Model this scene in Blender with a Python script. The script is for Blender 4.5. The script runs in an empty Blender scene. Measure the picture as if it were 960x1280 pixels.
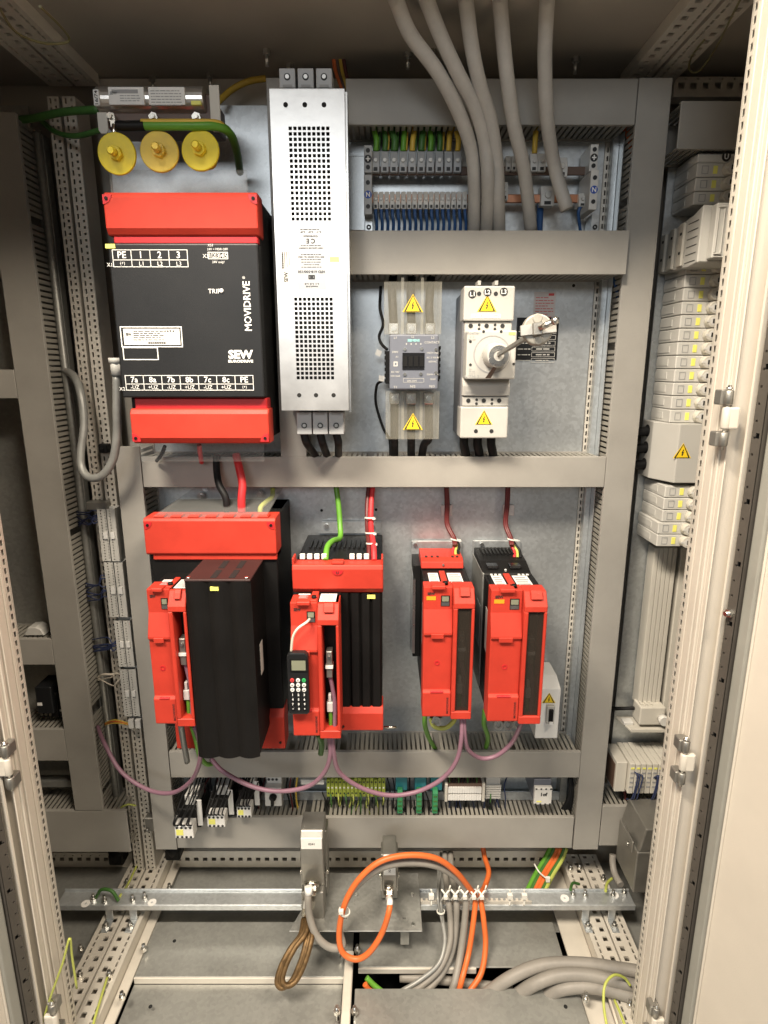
import bpy, bmesh, math, random
from mathutils import Vector, Matrix
random.seed(7)
R = math.radians
scene = bpy.context.scene
COL = scene.collection

# ------------------------------------------------------------------ camera
FPX, PITCH, CZ = 751.0, R(13.35), 1.33          # focal length in photo pixels, downward pitch, eye height
cs, sn = math.cos(PITCH), math.sin(PITCH)
cam = bpy.data.cameras.new('camera')
cam.sensor_fit = 'VERTICAL'; cam.sensor_height = 36.0; cam.sensor_width = 27.0
cam.lens = 36.0 * FPX / 1280.0
cam.clip_start = 0.02; cam.clip_end = 100
camo = bpy.data.objects.new('camera', cam); COL.objects.link(camo)
camo.location = (0, 0, CZ); camo.rotation_euler = (R(90) - PITCH, 0, 0)
scene.camera = camo

# ------------------------------------------------------------------ world and hall lamps
world = bpy.data.worlds.new('World'); scene.world = world; world.use_nodes = True
bg = world.node_tree.nodes['Background']
bg.inputs[0].default_value = (1.0, 0.93, 0.84, 1); bg.inputs[1].default_value = 0.105
def hall_lamp(name, loc, target, sx, sy, power, col):
    l = bpy.data.lights.new(name, 'AREA'); l.shape = 'RECTANGLE'; l.size = sx; l.size_y = sy
    l.energy = power; l.color = col
    o = bpy.data.objects.new(name, l); COL.objects.link(o); o.location = loc
    o.rotation_euler = (Vector(target) - Vector(loc)).to_track_quat('-Z', 'Y').to_euler()
    return o
hall_lamp('hall_lamp', (-0.95, -0.34, 3.25), (0.1, 1.3, 0.8), 1.2, 0.3, 145, (1.0, 0.88, 0.72))
hall_lamp('hall_window', (-0.95, -4.4, 2.7), (-.1, 1.3, 1.3), 2.6, 1.0, 54, (0.93, 0.97, 1.0))
hall_lamp('hall_lamp', (1.15, -0.35, 3.3), (-0.1, 1.3, 0.6), 1.2, 0.35, 80, (1.0, 0.87, 0.70))
vs = scene.view_settings
vs.view_transform = 'Standard'; vs.look = 'None'; vs.exposure = 0.52; vs.gamma = 1.0; vs.use_curve_mapping = False
scene.cycles.max_bounces = 8; scene.cycles.transparent_max_bounces = 12

# ------------------------------------------------------------------ placing by sight lines
def P(u, v, Y):
    x = (u - 480) / FPX; y = (v - 640) / FPX; F = cs - y * sn
    return Vector((x / F * Y, Y, CZ + (-sn - y * cs) / F * Y))
def PZ(u, v, Z):
    x = (u - 480) / FPX; y = (v - 640) / FPX; F = cs - y * sn; t = (Z - CZ) / (-sn - y * cs)
    return Vector((x * t, F * t, Z))
def fr(u0, u1, v0, v1, Y):                       # x0,x1,z0,z1 of an upright rectangle at depth Y
    vm = (v0 + v1) / 2
    return P(u0, vm, Y).x, P(u1, vm, Y).x, P(0, v1, Y).z, P(0, v0, Y).z

# ------------------------------------------------------------------ materials
MATS = {}
def M(name, col, rough=.5, metal=0.0, var=.10, scale=9.0, bump=0.0, bscale=300.0, kind=None, alpha=1.0, ior=1.45, emit=0, spec=.5):
    m = bpy.data.materials.new(name); m.use_nodes = True; nt = m.node_tree; N = nt.nodes; L = nt.links
    b = N['Principled BSDF']
    b.inputs['Roughness'].default_value = rough; b.inputs['Metallic'].default_value = metal; b.inputs['IOR'].default_value = ior
    b.inputs['Specular IOR Level'].default_value = spec
    tc = N.new('ShaderNodeTexCoord')
    nz = N.new('ShaderNodeTexNoise'); nz.inputs['Scale'].default_value = scale; nz.inputs['Detail'].default_value = 6; nz.inputs['Roughness'].default_value = .62
    L.new(tc.outputs['Object'], nz.inputs['Vector'])
    src = nz.outputs['Fac']
    if kind == 'galv':
        vo = N.new('ShaderNodeTexVoronoi'); vo.inputs['Scale'].default_value = 150; L.new(tc.outputs['Object'], vo.inputs['Vector'])
        sp = N.new('ShaderNodeSeparateColor'); L.new(vo.outputs['Color'], sp.inputs[0])
        mx = N.new('ShaderNodeMath'); mx.operation = 'MULTIPLY_ADD'; mx.inputs[1].default_value = .20
        m2 = N.new('ShaderNodeMath'); m2.operation = 'MULTIPLY'; m2.inputs[1].default_value = .80
        L.new(nz.outputs['Fac'], m2.inputs[0]); L.new(sp.outputs[0], mx.inputs[0]); L.new(m2.outputs[0], mx.inputs[2]); src = mx.outputs[0]
    if kind == 'brushed':
        mp = N.new('ShaderNodeMapping'); mp.inputs['Scale'].default_value = (1, 1, 30); L.new(tc.outputs['Object'], mp.inputs[0]); L.new(mp.outputs[0], nz.inputs['Vector'])
    cr = N.new('ShaderNodeMapRange'); cr.inputs['From Min'].default_value = .25; cr.inputs['From Max'].default_value = .75
    cr.inputs['To Min'].default_value = 1 - var; cr.inputs['To Max'].default_value = 1 + var
    L.new(src, cr.inputs['Value'])
    mul = N.new('ShaderNodeMix'); mul.data_type = 'RGBA'; mul.blend_type = 'MULTIPLY'; mul.inputs[0].default_value = 1
    mul.inputs[6].default_value = (*col, 1); L.new(cr.outputs[0], mul.inputs[7])
    L.new(mul.outputs[2], b.inputs['Base Color'])
    rr = N.new('ShaderNodeMapRange'); rr.inputs['To Min'].default_value = max(.03, rough - .10); rr.inputs['To Max'].default_value = min(1, rough + .12)
    L.new(src, rr.inputs['Value']); L.new(rr.outputs[0], b.inputs['Roughness'])
    if bump:
        n2 = N.new('ShaderNodeTexNoise'); n2.inputs['Scale'].default_value = bscale; n2.inputs['Detail'].default_value = 2
        L.new(tc.outputs['Object'], n2.inputs['Vector'])
        bp = N.new('ShaderNodeBump'); bp.inputs['Strength'].default_value = bump; bp.inputs['Distance'].default_value = .001
        L.new(n2.outputs['Fac'], bp.inputs['Height']); L.new(bp.outputs[0], b.inputs['Normal'])
    if alpha < 1: b.inputs['Alpha'].default_value = alpha
    if emit:
        b.inputs['Emission Color'].default_value = (*col, 1); b.inputs['Emission Strength'].default_value = emit
    MATS[name] = m; return m
M('duct', (.305, .29, .262), .40, 0, .12, 7, .15, 400)
M('duct_finger', (.27, .255, .22), .5, 0, .08, 5)
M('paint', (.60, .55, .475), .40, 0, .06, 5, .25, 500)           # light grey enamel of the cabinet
M('paint_shaded', (.34, .31, .265), .5, 0, .10, 4, .2, 400)  # the same cabinet enamel, darkened for the shade inside the shell
M('frame', (.60, .56, .49), .38, .15, .10, 10, .1, 300)
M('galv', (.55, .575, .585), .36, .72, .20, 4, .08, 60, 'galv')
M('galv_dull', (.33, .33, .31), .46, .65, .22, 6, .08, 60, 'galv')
M('plate', (.38, .38, .355), .36, .6, .16, 7, .08, 80, 'galv')
M('steel', (.62, .61, .58), .28, 1.0, .12, 14)
M('filter_steel', (.66, .64, .61), .30, .88, .13, 8, .05, 120)
M('nickel', (.68, .65, .58), .22, 1.0, .08, 20)
M('zinc_cast', (.30, .29, .265), .46, .8, .12, 30, .25, 500)
M('copper', (.42, .20, .12), .34, .9, .2, 12)
M('brass', (.15, .092, .04), .42, .6, .45, 90, .6, 900)
M('red', (.45, .039, .023), .47, 0, .13, 14, .2, 700, spec=.28)
M('red_deep', (.46, .018, .022), .40, 0, .06, 8, .2, 700)
M('black', (.0075, .0072, .007), .5, 0, .25, 8, .3, 600, spec=.25)
M('black_front', (.012, .0125, .0135), .38, 0, .2, 6, .25, 800, spec=.35)
M('black_gloss', (.008, .008, .009), .22, 0, .1, 8)
M('heat_sink', (.0065, .006, .0058), .5, 0, .3, 8, .1, 300, spec=.22)
M('maroon', (.035, .014, .013), .55, 0, .2, 10)
M('dark_gap', (.010, .010, .010), .8, 0, .1, 8)  # near-black that paints in the shade of holes, slots and the underfloor
M('white_print', (.80, .80, .78), .5, 0, .03, 20)
M('black_print', (.02, .02, .02), .5, 0, .03, 20)
M('grey_print', (.30, .30, .30), .5, 0, .05, 20)
M('label', (.74, .73, .70), .5, 0, .06, 15)
M('label_clear', (.42, .405, .385), .38, .75, .08, 15)
M('yellow', (.78, .54, .02), .45, 0, .05, 20)
M('yellow_cap', (.80, .64, .04), .46, 0, .12, 40)
M('yellow_tag', (.80, .78, .18), .5, 0, .04, 20)
M('coupling', (.30, .285, .25), .45, .2, .15, 60)
M('cap_worn', (.74, .53, .07), .46, 0, .15, 40)
M('breaker', (.44, .43, .40), .42, 0, .05, 8, .12, 600)
M('breaker_side', (.17, .17, .18), .45, 0, .08, 8)
M('grey_plastic', (.53, .52, .485), .45, 0, .06, 9, .12, 500)
M('pale_plastic', (.54, .515, .455), .42, 0, .06, 9, .12, 500)
M('contactor_grey', (.125, .135, .165), .42, 0, .07, 9, .15, 500)
M('screw_dull', (.46, .45, .42), .5, .7, .1, 20)
M('clear_plate', (.40, .41, .40), .10, 0, .1, 9, alpha=.13)
M('cable_pale', (.40, .385, .36), .5, 0, .20, 14, .1, 500)
M('wire_dull', (.17, .155, .07), .5, 0, .1, 20)
M('terminal_grey', (.40, .41, .42), .42, 0, .08, 12, .1, 400)
M('terminal_white', (.62, .61, .58), .42, 0, .06, 12)
M('brown_bakelite', (.12, .075, .055), .45, 0, .2, 12)
M('cable_grey', (.235, .218, .193), .5, 0, .20, 14, .1, 500)
M('cable_silver', (.25, .25, .235), .38, .2, .15, 60)
M('cable_orange', (.62, .135, .03), .45, 0, .10, 25)
M('cable_violet', (.215, .115, .155), .42, 0, .10, 25)
M('cable_black', (.010, .010, .0105), .5, 0, .2, 20, spec=.25)
M('cable_red', (.55, .03, .035), .42, 0, .1, 20)
M('cable_maroon', (.11, .018, .018), .42, 0, .15, 20)
M('cable_blue', (.03, .09, .24), .45, 0, .2, 20)
M('cable_navy', (.022, .032, .085), .5, 0, .2, 20)
M('cable_green', (.11, .30, .03), .42, 0, .1, 20)
M('cable_darkgreen', (.05, .14, .03), .45, 0, .15, 20)
M('cable_yellow', (.62, .42, .06), .45, 0, .12, 20)
M('cable_lime', (.42, .46, .10), .45, 0, .1, 20)
M('cable_white', (.62, .56, .47), .45, 0, .1, 20)
M('tie_white', (.70, .68, .62), .4, 0, .05, 20)
M('green_plastic', (.04, .24, .10), .42, 0, .1, 20)
M('teal_plastic', (.02, .17, .20), .42, 0, .1, 20)
M('green_yellow', (.30, .36, .05), .45, 0, .35, 60)
M('screen', (.20, .21, .15), .15, 0, .05, 20)
M('key_red', (.6, .05, .05), .4); M('key_green', (.03, .35, .10), .4); M('key_white', (.72, .72, .70), .4)
M('blue_mark', (.02, .08, .42), .45)
M('teal_print', (.30, .62, .62), .4)
M('orange_led', (.85, .33, .02), .4)
M('pink_paper', (.62, .56, .53), .6, 0, .08, 30)
M('smoked', (.035, .028, .022), .14, 0, .05, 8, alpha=.62)
M('clear', (.50, .48, .40), .14, 0, .15, 9, alpha=.12)
M('clear_thin', (.42, .43, .42), .06, 0, .1, 9, alpha=.15)
M('seal', (.075, .066, .056), .55, 0, .15, 20)
M('seal_grey', (.27, .265, .235), .5, 0, .1, 12)

# ------------------------------------------------------------------ geometry collector
def smooth_path(pts, n=8):
    if len(pts) < 3: return [Vector(p) for p in pts]
    p = [Vector(q) for q in pts]; p = [2 * p[0] - p[1]] + p + [2 * p[-1] - p[-2]]; out = []
    for i in range(1, len(p) - 2):
        a, b, c, d = p[i - 1:i + 3]
        for k in range(n):
            t = k / n
            out.append(.5 * ((2 * b) + (c - a) * t + (2 * a - 5 * b + 4 * c - d) * t * t + (3 * b - a - 3 * c + d) * t ** 3))
    out.append(p[-2]); return out
TXT = {}
def text_data(s, bold):
    if (s, bold) in TXT: return TXT[(s, bold)]
    c = bpy.data.curves.new('t', 'FONT'); c.body = s; c.size = 1; c.offset = bold; c.resolution_u = 2
    o = bpy.data.objects.new('t', c); me = o.to_mesh()
    V = [tuple(v.co) for v in me.vertices]; Fc = [tuple(p.vertices) for p in me.polygons]
    o.to_mesh_clear(); bpy.data.objects.remove(o); bpy.data.curves.remove(c)
    TXT[(s, bold)] = (V, Fc); return V, Fc
class G:
    def __init__(s): s.v = []; s.f = []; s.sm = []
    def add(s, V, Fs, sm=False):
        o = len(s.v); s.v += [tuple(p) for p in V]; s.f += [tuple(i + o for i in f) for f in Fs]; s.sm += [sm] * len(Fs); return s
    def hexa(s, p):          # 4 back/bottom then 4 top
        return s.add(p, [(0, 3, 2, 1), (4, 5, 6, 7), (0, 1, 5, 4), (1, 2, 6, 5), (2, 3, 7, 6), (3, 0, 4, 7)])
    def box(s, x0, x1, y0, y1, z0, z1):
        if x1 < x0: x0, x1 = x1, x0
        if z1 < z0: z0, z1 = z1, z0
        if y1 < y0: y0, y1 = y1, y0
        return s.hexa([(x0, y0, z0), (x1, y0, z0), (x1, y1, z0), (x0, y1, z0), (x0, y0, z1), (x1, y0, z1), (x1, y1, z1), (x0, y1, z1)])
    def prism(s, poly, axis, t0, t1):
        def mk(a, b, t): return {'x': (t, a, b), 'y': (a, t, b), 'z': (a, b, t)}[axis]
        n = len(poly); V = [mk(a, b, t0) for a, b in poly] + [mk(a, b, t1) for a, b in poly]
        Fs = [tuple(range(n)), tuple(range(2 * n - 1, n - 1, -1))] + [(i, i + n, (i + 1) % n + n, (i + 1) % n) for i in range(n)]
        return s.add(V, Fs)
    def cyl(s, p0, p1, r0, r1=None, n=16, sm=True):
        p0 = Vector(p0); p1 = Vector(p1); r1 = r0 if r1 is None else r1
        d = (p1 - p0).normalized(); a = d.orthogonal().normalized(); b = d.cross(a)
        V = []
        for p, r in ((p0, r0), (p1, r1)):
            V += [p + r * (math.cos(2 * math.pi * i / n) * a + math.sin(2 * math.pi * i / n) * b) for i in range(n)]
        s.add(V, [(i, (i + 1) % n, (i + 1) % n + n, i + n) for i in range(n)], sm)
        o = len(s.v) - 2 * n
        s.f += [tuple(o + i for i in range(n - 1, -1, -1)), tuple(o + n + i for i in range(n))]; s.sm += [False, False]
        return s
    def hexnut(s, p0, p1, r): return s.cyl(p0, p1, r, r, 6, False)
    def tube(s, pts, r, n=10, sub=8, r1=None):
        q = smooth_path(pts, sub); V = []; a = None; m = len(q)
        for i, p in enumerate(q):
            d = (q[min(i + 1, m - 1)] - q[max(i - 1, 0)])
            d = d.normalized() if d.length > 1e-9 else Vector((0, 0, 1))
            a = d.orthogonal().normalized() if a is None else (a - d * a.dot(d)).normalized()
            b = d.cross(a); rr = r if r1 is None else r + (r1 - r) * i / (m - 1)
            V += [p + rr * (math.cos(2 * math.pi * k / n) * a + math.sin(2 * math.pi * k / n) * b) for k in range(n)]
        Fs = [(i * n + k, i * n + (k + 1) % n, (i + 1) * n + (k + 1) % n, (i + 1) * n + k) for i in range(m - 1) for k in range(n)]
        s.add(V, Fs, True); o = len(s.v) - m * n
        s.f += [tuple(o + k for k in range(n - 1, -1, -1)), tuple(o + (m - 1) * n + k for k in range(n))]; s.sm += [False, False]
        return s
    def ring(s, c, nrm, r0, r1, t, n=20):       # flat washer
        c = Vector(c); d = Vector(nrm).normalized(); a = d.orthogonal().normalized(); b = d.cross(a); V = []
        for off in (0, t):
            for r in (r0, r1):
                V += [c + d * off + r * (math.cos(2 * math.pi * k / n) * a + math.sin(2 * math.pi * k / n) * b) for k in range(n)]
        Fs = []
        for k in range(n):
            j = (k + 1) % n
            Fs += [(k, j, n + j, n + k), (2 * n + k, 3 * n + k, 3 * n + j, 2 * n + j), (k, 2 * n + k, 2 * n + j, j), (n + k, n + j, 3 * n + j, 3 * n + k)]
        return s.add(V, Fs)
    def frame(s, x0, x1, z0, z1, y0, y1, w):     # rectangular outline
        if x1 < x0: x0, x1 = x1, x0
        if z1 < z0: z0, z1 = z1, z0
        s.box(x0, x1, y0, y1, z0, z0 + w); s.box(x0, x1, y0, y1, z1 - w, z1)
        s.box(x0, x0 + w, y0, y1, z0 + w, z1 - w); s.box(x1 - w, x1, y0, y1, z0 + w, z1 - w); return s
    def text(s, t, cx, cz, y, w=None, h=None, rot=0, bold=.0, nrm=None, up=None, at=None):
        V, Fc = text_data(t, bold)
        if not V: return s
        xs = [p[0] for p in V]; ys = [p[1] for p in V]; W = max(xs) - min(xs) or 1; H = max(ys) - min(ys) or 1
        if h is None: h = w * H / W
        if w is None: w = h * W / H
        ca, sa = math.cos(R(rot)), math.sin(R(rot)); out = []
        for p in V:
            a = ((p[0] - min(xs)) / W - .5) * w; b = ((p[1] - min(ys)) / H - .5) * h
            a, b = a * ca - b * sa, a * sa + b * ca
            if at is None: out.append((cx + a, y, cz + b))
            else: out.append(Vector(at) + nrm * a + up * b)
        return s.add(out, Fc)
    def fine(s, x0, x1, zc, y, h):               # a line of print too small to read: word-length strokes
        x = x0
        while x < x1 - h:
            w = min(random.uniform(1.2, 5) * h, x1 - x); s.box(x, x + w, y, y + .0003, zc - h * .32, zc + h * .32); x += w + h * .7
        return s
    def perf(s, o, a, b, nrm, L, W, rows, t=.003):
        """plate with punched holes: rows = (centre across, hole across, hole along, pitch, first)"""
        o = Vector(o); a = Vector(a); b = Vector(b); nn = Vector(nrm)
        def quad(a0, a1, b0, b1): s.add([o + a * a0 + b * b0, o + a * a1 + b * b0, o + a * a1 + b * b1, o + a * a0 + b * b1], [(0, 1, 2, 3)])
        cur = 0
        for (c, hw, hl, pit, first) in sorted(rows):
            b0, b1 = c - hw / 2, c + hw / 2; quad(0, L, cur, b0); cur = b1; p = 0; x = first
            while x + hl < L:
                quad(p, x, b0, b1); p = x + hl
                q = [o + a * x + b * b0, o + a * p + b * b0, o + a * p + b * b1, o + a * x + b * b1]; q2 = [k - nn * t for k in q]
                s.add(q + q2, [(0, 1, 5, 4), (1, 2, 6, 5), (2, 3, 7, 6), (3, 0, 4, 7)])
                x += pit
            quad(p, L, b0, b1)
        quad(0, L, cur, W)
        e = [o, o + a * L, o + a * L + b * W, o + b * W]; e2 = [k - nn * t for k in e]
        s.add(e + e2, [(0, 1, 5, 4), (1, 2, 6, 5), (2, 3, 7, 6), (3, 0, 4, 7)])
        return s

def thing(name, label, cat, loc, group=None, kind=None):
    o = bpy.data.objects.new(name, None); COL.objects.link(o); o.location = loc; o.empty_display_size = .02
    o['label'] = label; o['category'] = cat
    if group: o['group'] = group
    if kind: o['kind'] = kind
    return o
def org(o):
    v = Vector((0, 0, 0))
    while o is not None: v += Vector(o.location); o = o.parent
    return v
def obj(name, g, mat, parent=None, bevel=0, seg=1, label=None, kind=None, at=None):
    """one mesh object; vertices are given in world coordinates"""
    if at is None:
        at = org(parent) if parent is not None else Vector((sum(v[0] for v in g.v) / len(g.v), sum(v[1] for v in g.v) / len(g.v), min(v[2] for v in g.v)))
    at = Vector(at)
    me = bpy.data.meshes.new(name); me.from_pydata([Vector(v) - at for v in g.v], [], g.f)
    me.polygons.foreach_set('use_smooth', g.sm); me.materials.append(MATS[mat]); me.update()
    bm = bmesh.new(); bm.from_mesh(me); bmesh.ops.recalc_face_normals(bm, faces=bm.faces) if not name.startswith('lettering') else None
    bm.to_mesh(me); bm.free()
    o = bpy.data.objects.new(name, me); COL.objects.link(o)
    if parent is not None: o.parent = parent; o.location = at - org(parent)
    else: o.location = at
    if bevel:
        b = o.modifiers.new('bevel', 'BEVEL'); b.width = bevel; b.segments = seg; b.limit_method = 'ANGLE'; b.angle_limit = R(35)
    if label: o['label'] = label
    if kind: o['kind'] = kind
    return o
def single(name, g, mat, label, cat, group=None, bevel=0, seg=1):
    o = obj(name, g, mat, None, bevel, seg); o['label'] = label; o['category'] = cat
    if group: o['group'] = group
    return o
def struct(name, g, mat, bevel=0):
    o = obj(name, g, mat, None, bevel); o['kind'] = 'structure'; return o
def cable(name, label, pts, r, mat, group=None, n=10, cat='cable'):
    return single(name, G().tube(pts, r, n), mat, label, cat, group)
def px(*t): return [P(*q) for q in t]
VX, VY, VZ = Vector((1, 0, 0)), Vector((0, 1, 0)), Vector((0, 0, 1))

def warning_sign(parent, cx, cz, y, h, tilt=0):
    """yellow triangle with black rim and lightning bolt, facing the camera side"""
    w = h * 1.12
    def tri(k): return [(cx - w / 2 * k, cz - h * .36 - h * .14 * (k - 1)), (cx + w / 2 * k, cz - h * .36 - h * .14 * (k - 1)), (cx, cz + h * .64 + h * .36 * (k - 1))]
    a = obj('warning_sign', G().prism(tri(1.16), 'y', y - .0004, y), 'yellow', parent)
    obj('sign_rim', G().prism(tri(1.0), 'y', y - .0008, y - .0004), 'black_print', a)
    obj('sign_face', G().prism(tri(.76), 'y', y - .0012, y - .0008), 'yellow', a)
    k = h * .34
    bolt = [(.05, .62), (-.28, -.12), (-.02, -.04), (-.16, -.42), (-.26, -.38), (-.12, -.72), (.14, -.44), (.04, -.42), (.24, .14), (-.04, .06), (.22, .62)]
    bolt = [(cx + x * k, cz + h * .02 + z * k) for x, z in bolt]
    obj('lightning_bolt', G().prism(bolt, 'y', y - .0016, y - .0012), 'black_print', a)
    return a
# ------------------------------------------------------------------ the setting: enclosure shell
ROOF, YP = 1.925, 1.40
struct('roof', G().box(-1.45, 1.45, .90, 1.50, ROOF, ROOF + .02), 'paint_shaded')
struct('back_wall', G().box(-1.45, 1.45, 1.47, 1.49, -.25, ROOF - .001), 'paint_shaded')
struct('side_wall', G().box(-1.47, -1.451, .90, 1.50, -.25, ROOF), 'paint_shaded')
struct('side_wall', G().box(1.451, 1.47, .90, 1.50, -.25, ROOF), 'paint_shaded')
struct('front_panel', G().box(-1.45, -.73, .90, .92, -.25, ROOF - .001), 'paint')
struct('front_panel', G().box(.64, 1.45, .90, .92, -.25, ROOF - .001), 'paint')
struct('ground', G().box(-1.45, 1.45, .55, 1.50, -.27, -.25), 'dark_gap')
roof_o = bpy.data.objects['roof']
for (u, v) in ((333, 62), (362, 80), (510, 66), (540, 62), (720, 72), (262, 92), (190, 96)):
    p = P(u, v, 1.30); k = (ROOF - CZ) / (p.z - CZ); p = Vector((p.x * k, p.y * k, ROOF))
    if p.y < 1.46:
        obj('bolt', G().cyl(p - VZ * .028, p, .0035).hexnut(p - VZ * .008, p, .0075), 'steel', roof_o)
# back strip under the roof with its bright lip
struct('back_rail', G().box(-.60, .60, 1.435, 1.469, ROOF - .055, ROOF - .002), 'paint')
# mounting panels
struct('mounting_panel', G().box(-.575, .462, YP, YP + .004, .10, 1.86), 'galv')
struct('mounting_panel', G().box(.60, 1.40, YP, YP + .004, .10, 1.80), 'galv')
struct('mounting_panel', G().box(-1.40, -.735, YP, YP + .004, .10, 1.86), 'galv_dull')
mp = bpy.data.objects['mounting_panel']
for (u, v) in ((717, 357), (716, 350), (402, 638), (470, 637), (735, 350)):
    p = P(u, v, YP); obj('panel_hole', G().cyl(p + VY * -.0006, p + VY * .002, .0035, n=10), 'dark_gap', mp)

# floor plates
fl = G().box(-1.40, -.72, .93, 1.45, -.05, -.045)
struct('floor', fl, 'plate')
fo = bpy.data.objects['floor']
def plate(x0, x1, y0, y1, z, tilt=0):
    return obj('floor_plate', G().box(x0, x1, y0, y1, z - .004, z), 'plate', fo, .0012)
plate(-.585, .485, 1.232, 1.44, -.052)
a = plate(-.575, -.075, 1.098, 1.240, -.030)
b = plate(-.575, -.095, .97, 1.094, -.046)
plate(-.575, -.10, .70, .962, -.034)
plate(-.060, .425, 1.118, 1.236, -.026)
plate(-.065, .435, .70, 1.064, -.020)
plate(.60, 1.40, .93, 1.45, -.05)
for (xa, xb) in ((-.601, -.578), (.440, .496)): obj('side_strip', G().box(xa, xb, .70, 1.44, -.040, -.034), 'frame', fo, .001)
obj('lit_plate_edge', G().box(-.575, -.075, 1.094, 1.098, -.046, -.0295), 'frame', fo, .001)  # paler strips: light caught on the plates' front edges, put into the colour
obj('lit_plate_edge', G().box(-.575, -.10, .962, .970, -.05, -.033), 'frame', fo, .001)
obj('lit_plate_edge', G().box(-.060, .215, 1.113, 1.118, -.040, -.0255), 'frame', fo, .001)
obj('divider_strip', G().box(-.092, -.072, .70, 1.150, -.03, -.014), 'frame', fo, .002)
for y in (1.005, 1.145):
    for x in (-.101, -.063):
        obj('plate_bolt', G().cyl((x, y, -.03), (x, y, .006), .004).hexnut((x, y, -.012), (x, y, -.004), .0075), 'steel', fo)
for (u, v) in ((218, 1176), (188, 1258), (242, 1116), (487, 1190), (706, 1236), (682, 1184), (707, 1258)):
    p = PZ(u, v, -.0185 if v > 1230 and u > 400 else -.029); obj('plate_hole', G().cyl(p - VZ * .001, p, .0042, n=12), 'dark_gap', fo)

# perforated base and roof profiles where two cabinets join
SQ = lambda c, s, pit, first: (c, s, s, pit, first)
def profile_along_y(name, label, x0, z, up, y0, y1, flip=False):
    """one punched frame bar running front to back"""
    t = thing(name, label, 'frame bar', (x0 + .024, y0, z - (.05 if up > 0 else 0)), 'punched frame bars')
    n = Vector((0, 0, up)); big, small = (.034, .012) if flip else (.014, .036)
    g = G().perf((x0, y0, z), VY, VX, n, y1 - y0, .048, [(big, .011, .012, .025, .006), (small, .0045, .012, .0165, .004)], .004)
    obj('punched_face', g, 'frame', t)
    zz = sorted((z - up * .048, z - up * .055))
    obj('bar_core', G().box(x0 + .001, x0 + .047, y0 + .001, y1 - .001, zz[0], zz[1]), 'frame', t)
    for xx in (x0, x0 + .0455):
        zz = sorted((z - up * .004, z - up * .056)); obj('bar_flange', G().box(xx, xx + .0025, y0, y1, zz[0], zz[1]), 'frame', t)
    return t
profile_along_y('base_bar', 'punched steel floor bar nearer the left door, left of the narrow gap', -.702, 0, 1, .78, 1.44, True)
profile_along_y('base_bar', 'punched steel floor bar right of the gap, beside the left floor plates', -.650, 0, 1, .78, 1.44)
profile_along_y('base_bar', 'punched steel floor bar at right, on the inner side of its gap', .497, 0, 1, .78, 1.425, True)
profile_along_y('base_bar', 'punched steel floor bar at right, on the outer side beside the right post', .549, 0, 1, .78, 1.425)
profile_along_y('roof_bar', 'punched steel roof bar at upper right, inner of the pair', .490, ROOF - .022, -1, .86, 1.42)
profile_along_y('roof_bar', 'punched steel roof bar at upper right, outer of the pair', .545, ROOF - .022, -1, .86, 1.42, True)
profile_along_y('roof_bar', 'dark punched steel roof bar at upper left, inner of the pair', -.640, ROOF - .022, -1, .86, 1.42)
profile_along_y('roof_bar', 'dark punched steel roof bar at upper left, outer of the pair', -.695, ROOF - .022, -1, .86, 1.42, True)
# horizontal punched back bars
def profile_along_x(label, x0, x1, y, z0, z1, mat='frame'):
    t = thing('cross_bar', label, 'frame bar', ((x0 + x1) / 2, y, z0), 'punched frame bars'); h = z1 - z0
    obj('punched_face', G().perf((x0, y, z0), VX, VZ, -VY, x1 - x0, h, [(h * .56, .011, .013, .025, .008), (h * .56 + .012, .003, .005, .025, .020)] if h < .05 else [(h * .5, .011, .013, .025, .008)], .004), mat, t)
    obj('bar_core', G().box(x0 + .001, x1 - .001, y + .032, y + .036, z0, z1), mat, t); obj('bar_flange', G().box(x0, x1, y + .004, y + .032, z0, z0 + .002).box(x0, x1, y + .004, y + .032, z1 - .002, z1), mat, t)
profile_along_x('punched horizontal bar low behind the connectors at the cabinet foot', -.595, .485, 1.425, *sorted((P(0, 1064, 1.425).z, P(0, 1084, 1.425).z)))
profile_along_x('punched horizontal bar low in the dim left bay', -1.35, -.71, 1.425, *sorted((P(0, 1066, 1.425).z, P(0, 1084, 1.425).z)))
profile_along_x('punched horizontal bar under the roof in the right bay', .595, 1.3, 1.40, *sorted((P(0, 96, 1.40).z, P(0, 121, 1.40).z)))

# rear posts
def rear_post(label, x0, w=.023, y=1.37, z0=.0, z1=ROOF - .06, mat='frame'):
    t = thing('rear_post', label, 'frame post', (x0 + w / 2, y, z0), 'rear frame posts')
    obj('punched_face', G().perf((x0, y, z0), VZ, VX, -VY, z1 - z0, w, [(w * .28, .0035, .010, .0165, .004), (w * .72, .0045, .005, .0125, .006)], .0012), mat, t)
    obj('post_core', G().box(x0 + .001, x0 + w - .001, y + .046, y + .06, z0, z1), mat, t)
    for xx in (x0, x0 + w - .002): obj('post_flange', G().box(xx, xx + .002, y + .003, y + .06, z0, z1), mat, t)
rear_post('narrow punched rear post at left, left one of the close pair', -.679)
rear_post('narrow punched rear post at left, right one of the close pair', -.649, .026)
rear_post('punched rear post seen right of the bare steel panel', .465, .022, 1.405, .12, 1.80, 'frame')
single('panel_flange', G().box(-.726, -.700, 1.375, 1.40, .10, 1.80).cyl((-.708, 1.372, .10), (-.708, 1.372, 1.80), .008), 'galv_dull', 'tall dull steel flange beside the slotted duct of the left bay', 'steel flange', None, .002)
single('panel_flange', G().box(.487, .4885, 1.36, 1.40, .14, 1.80).box(.474, .4868, 1.385, 1.402, .14, 1.80), 'galv', 'bright steel flange along the right edge of the bare panel', 'steel flange', None, .001)

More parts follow.
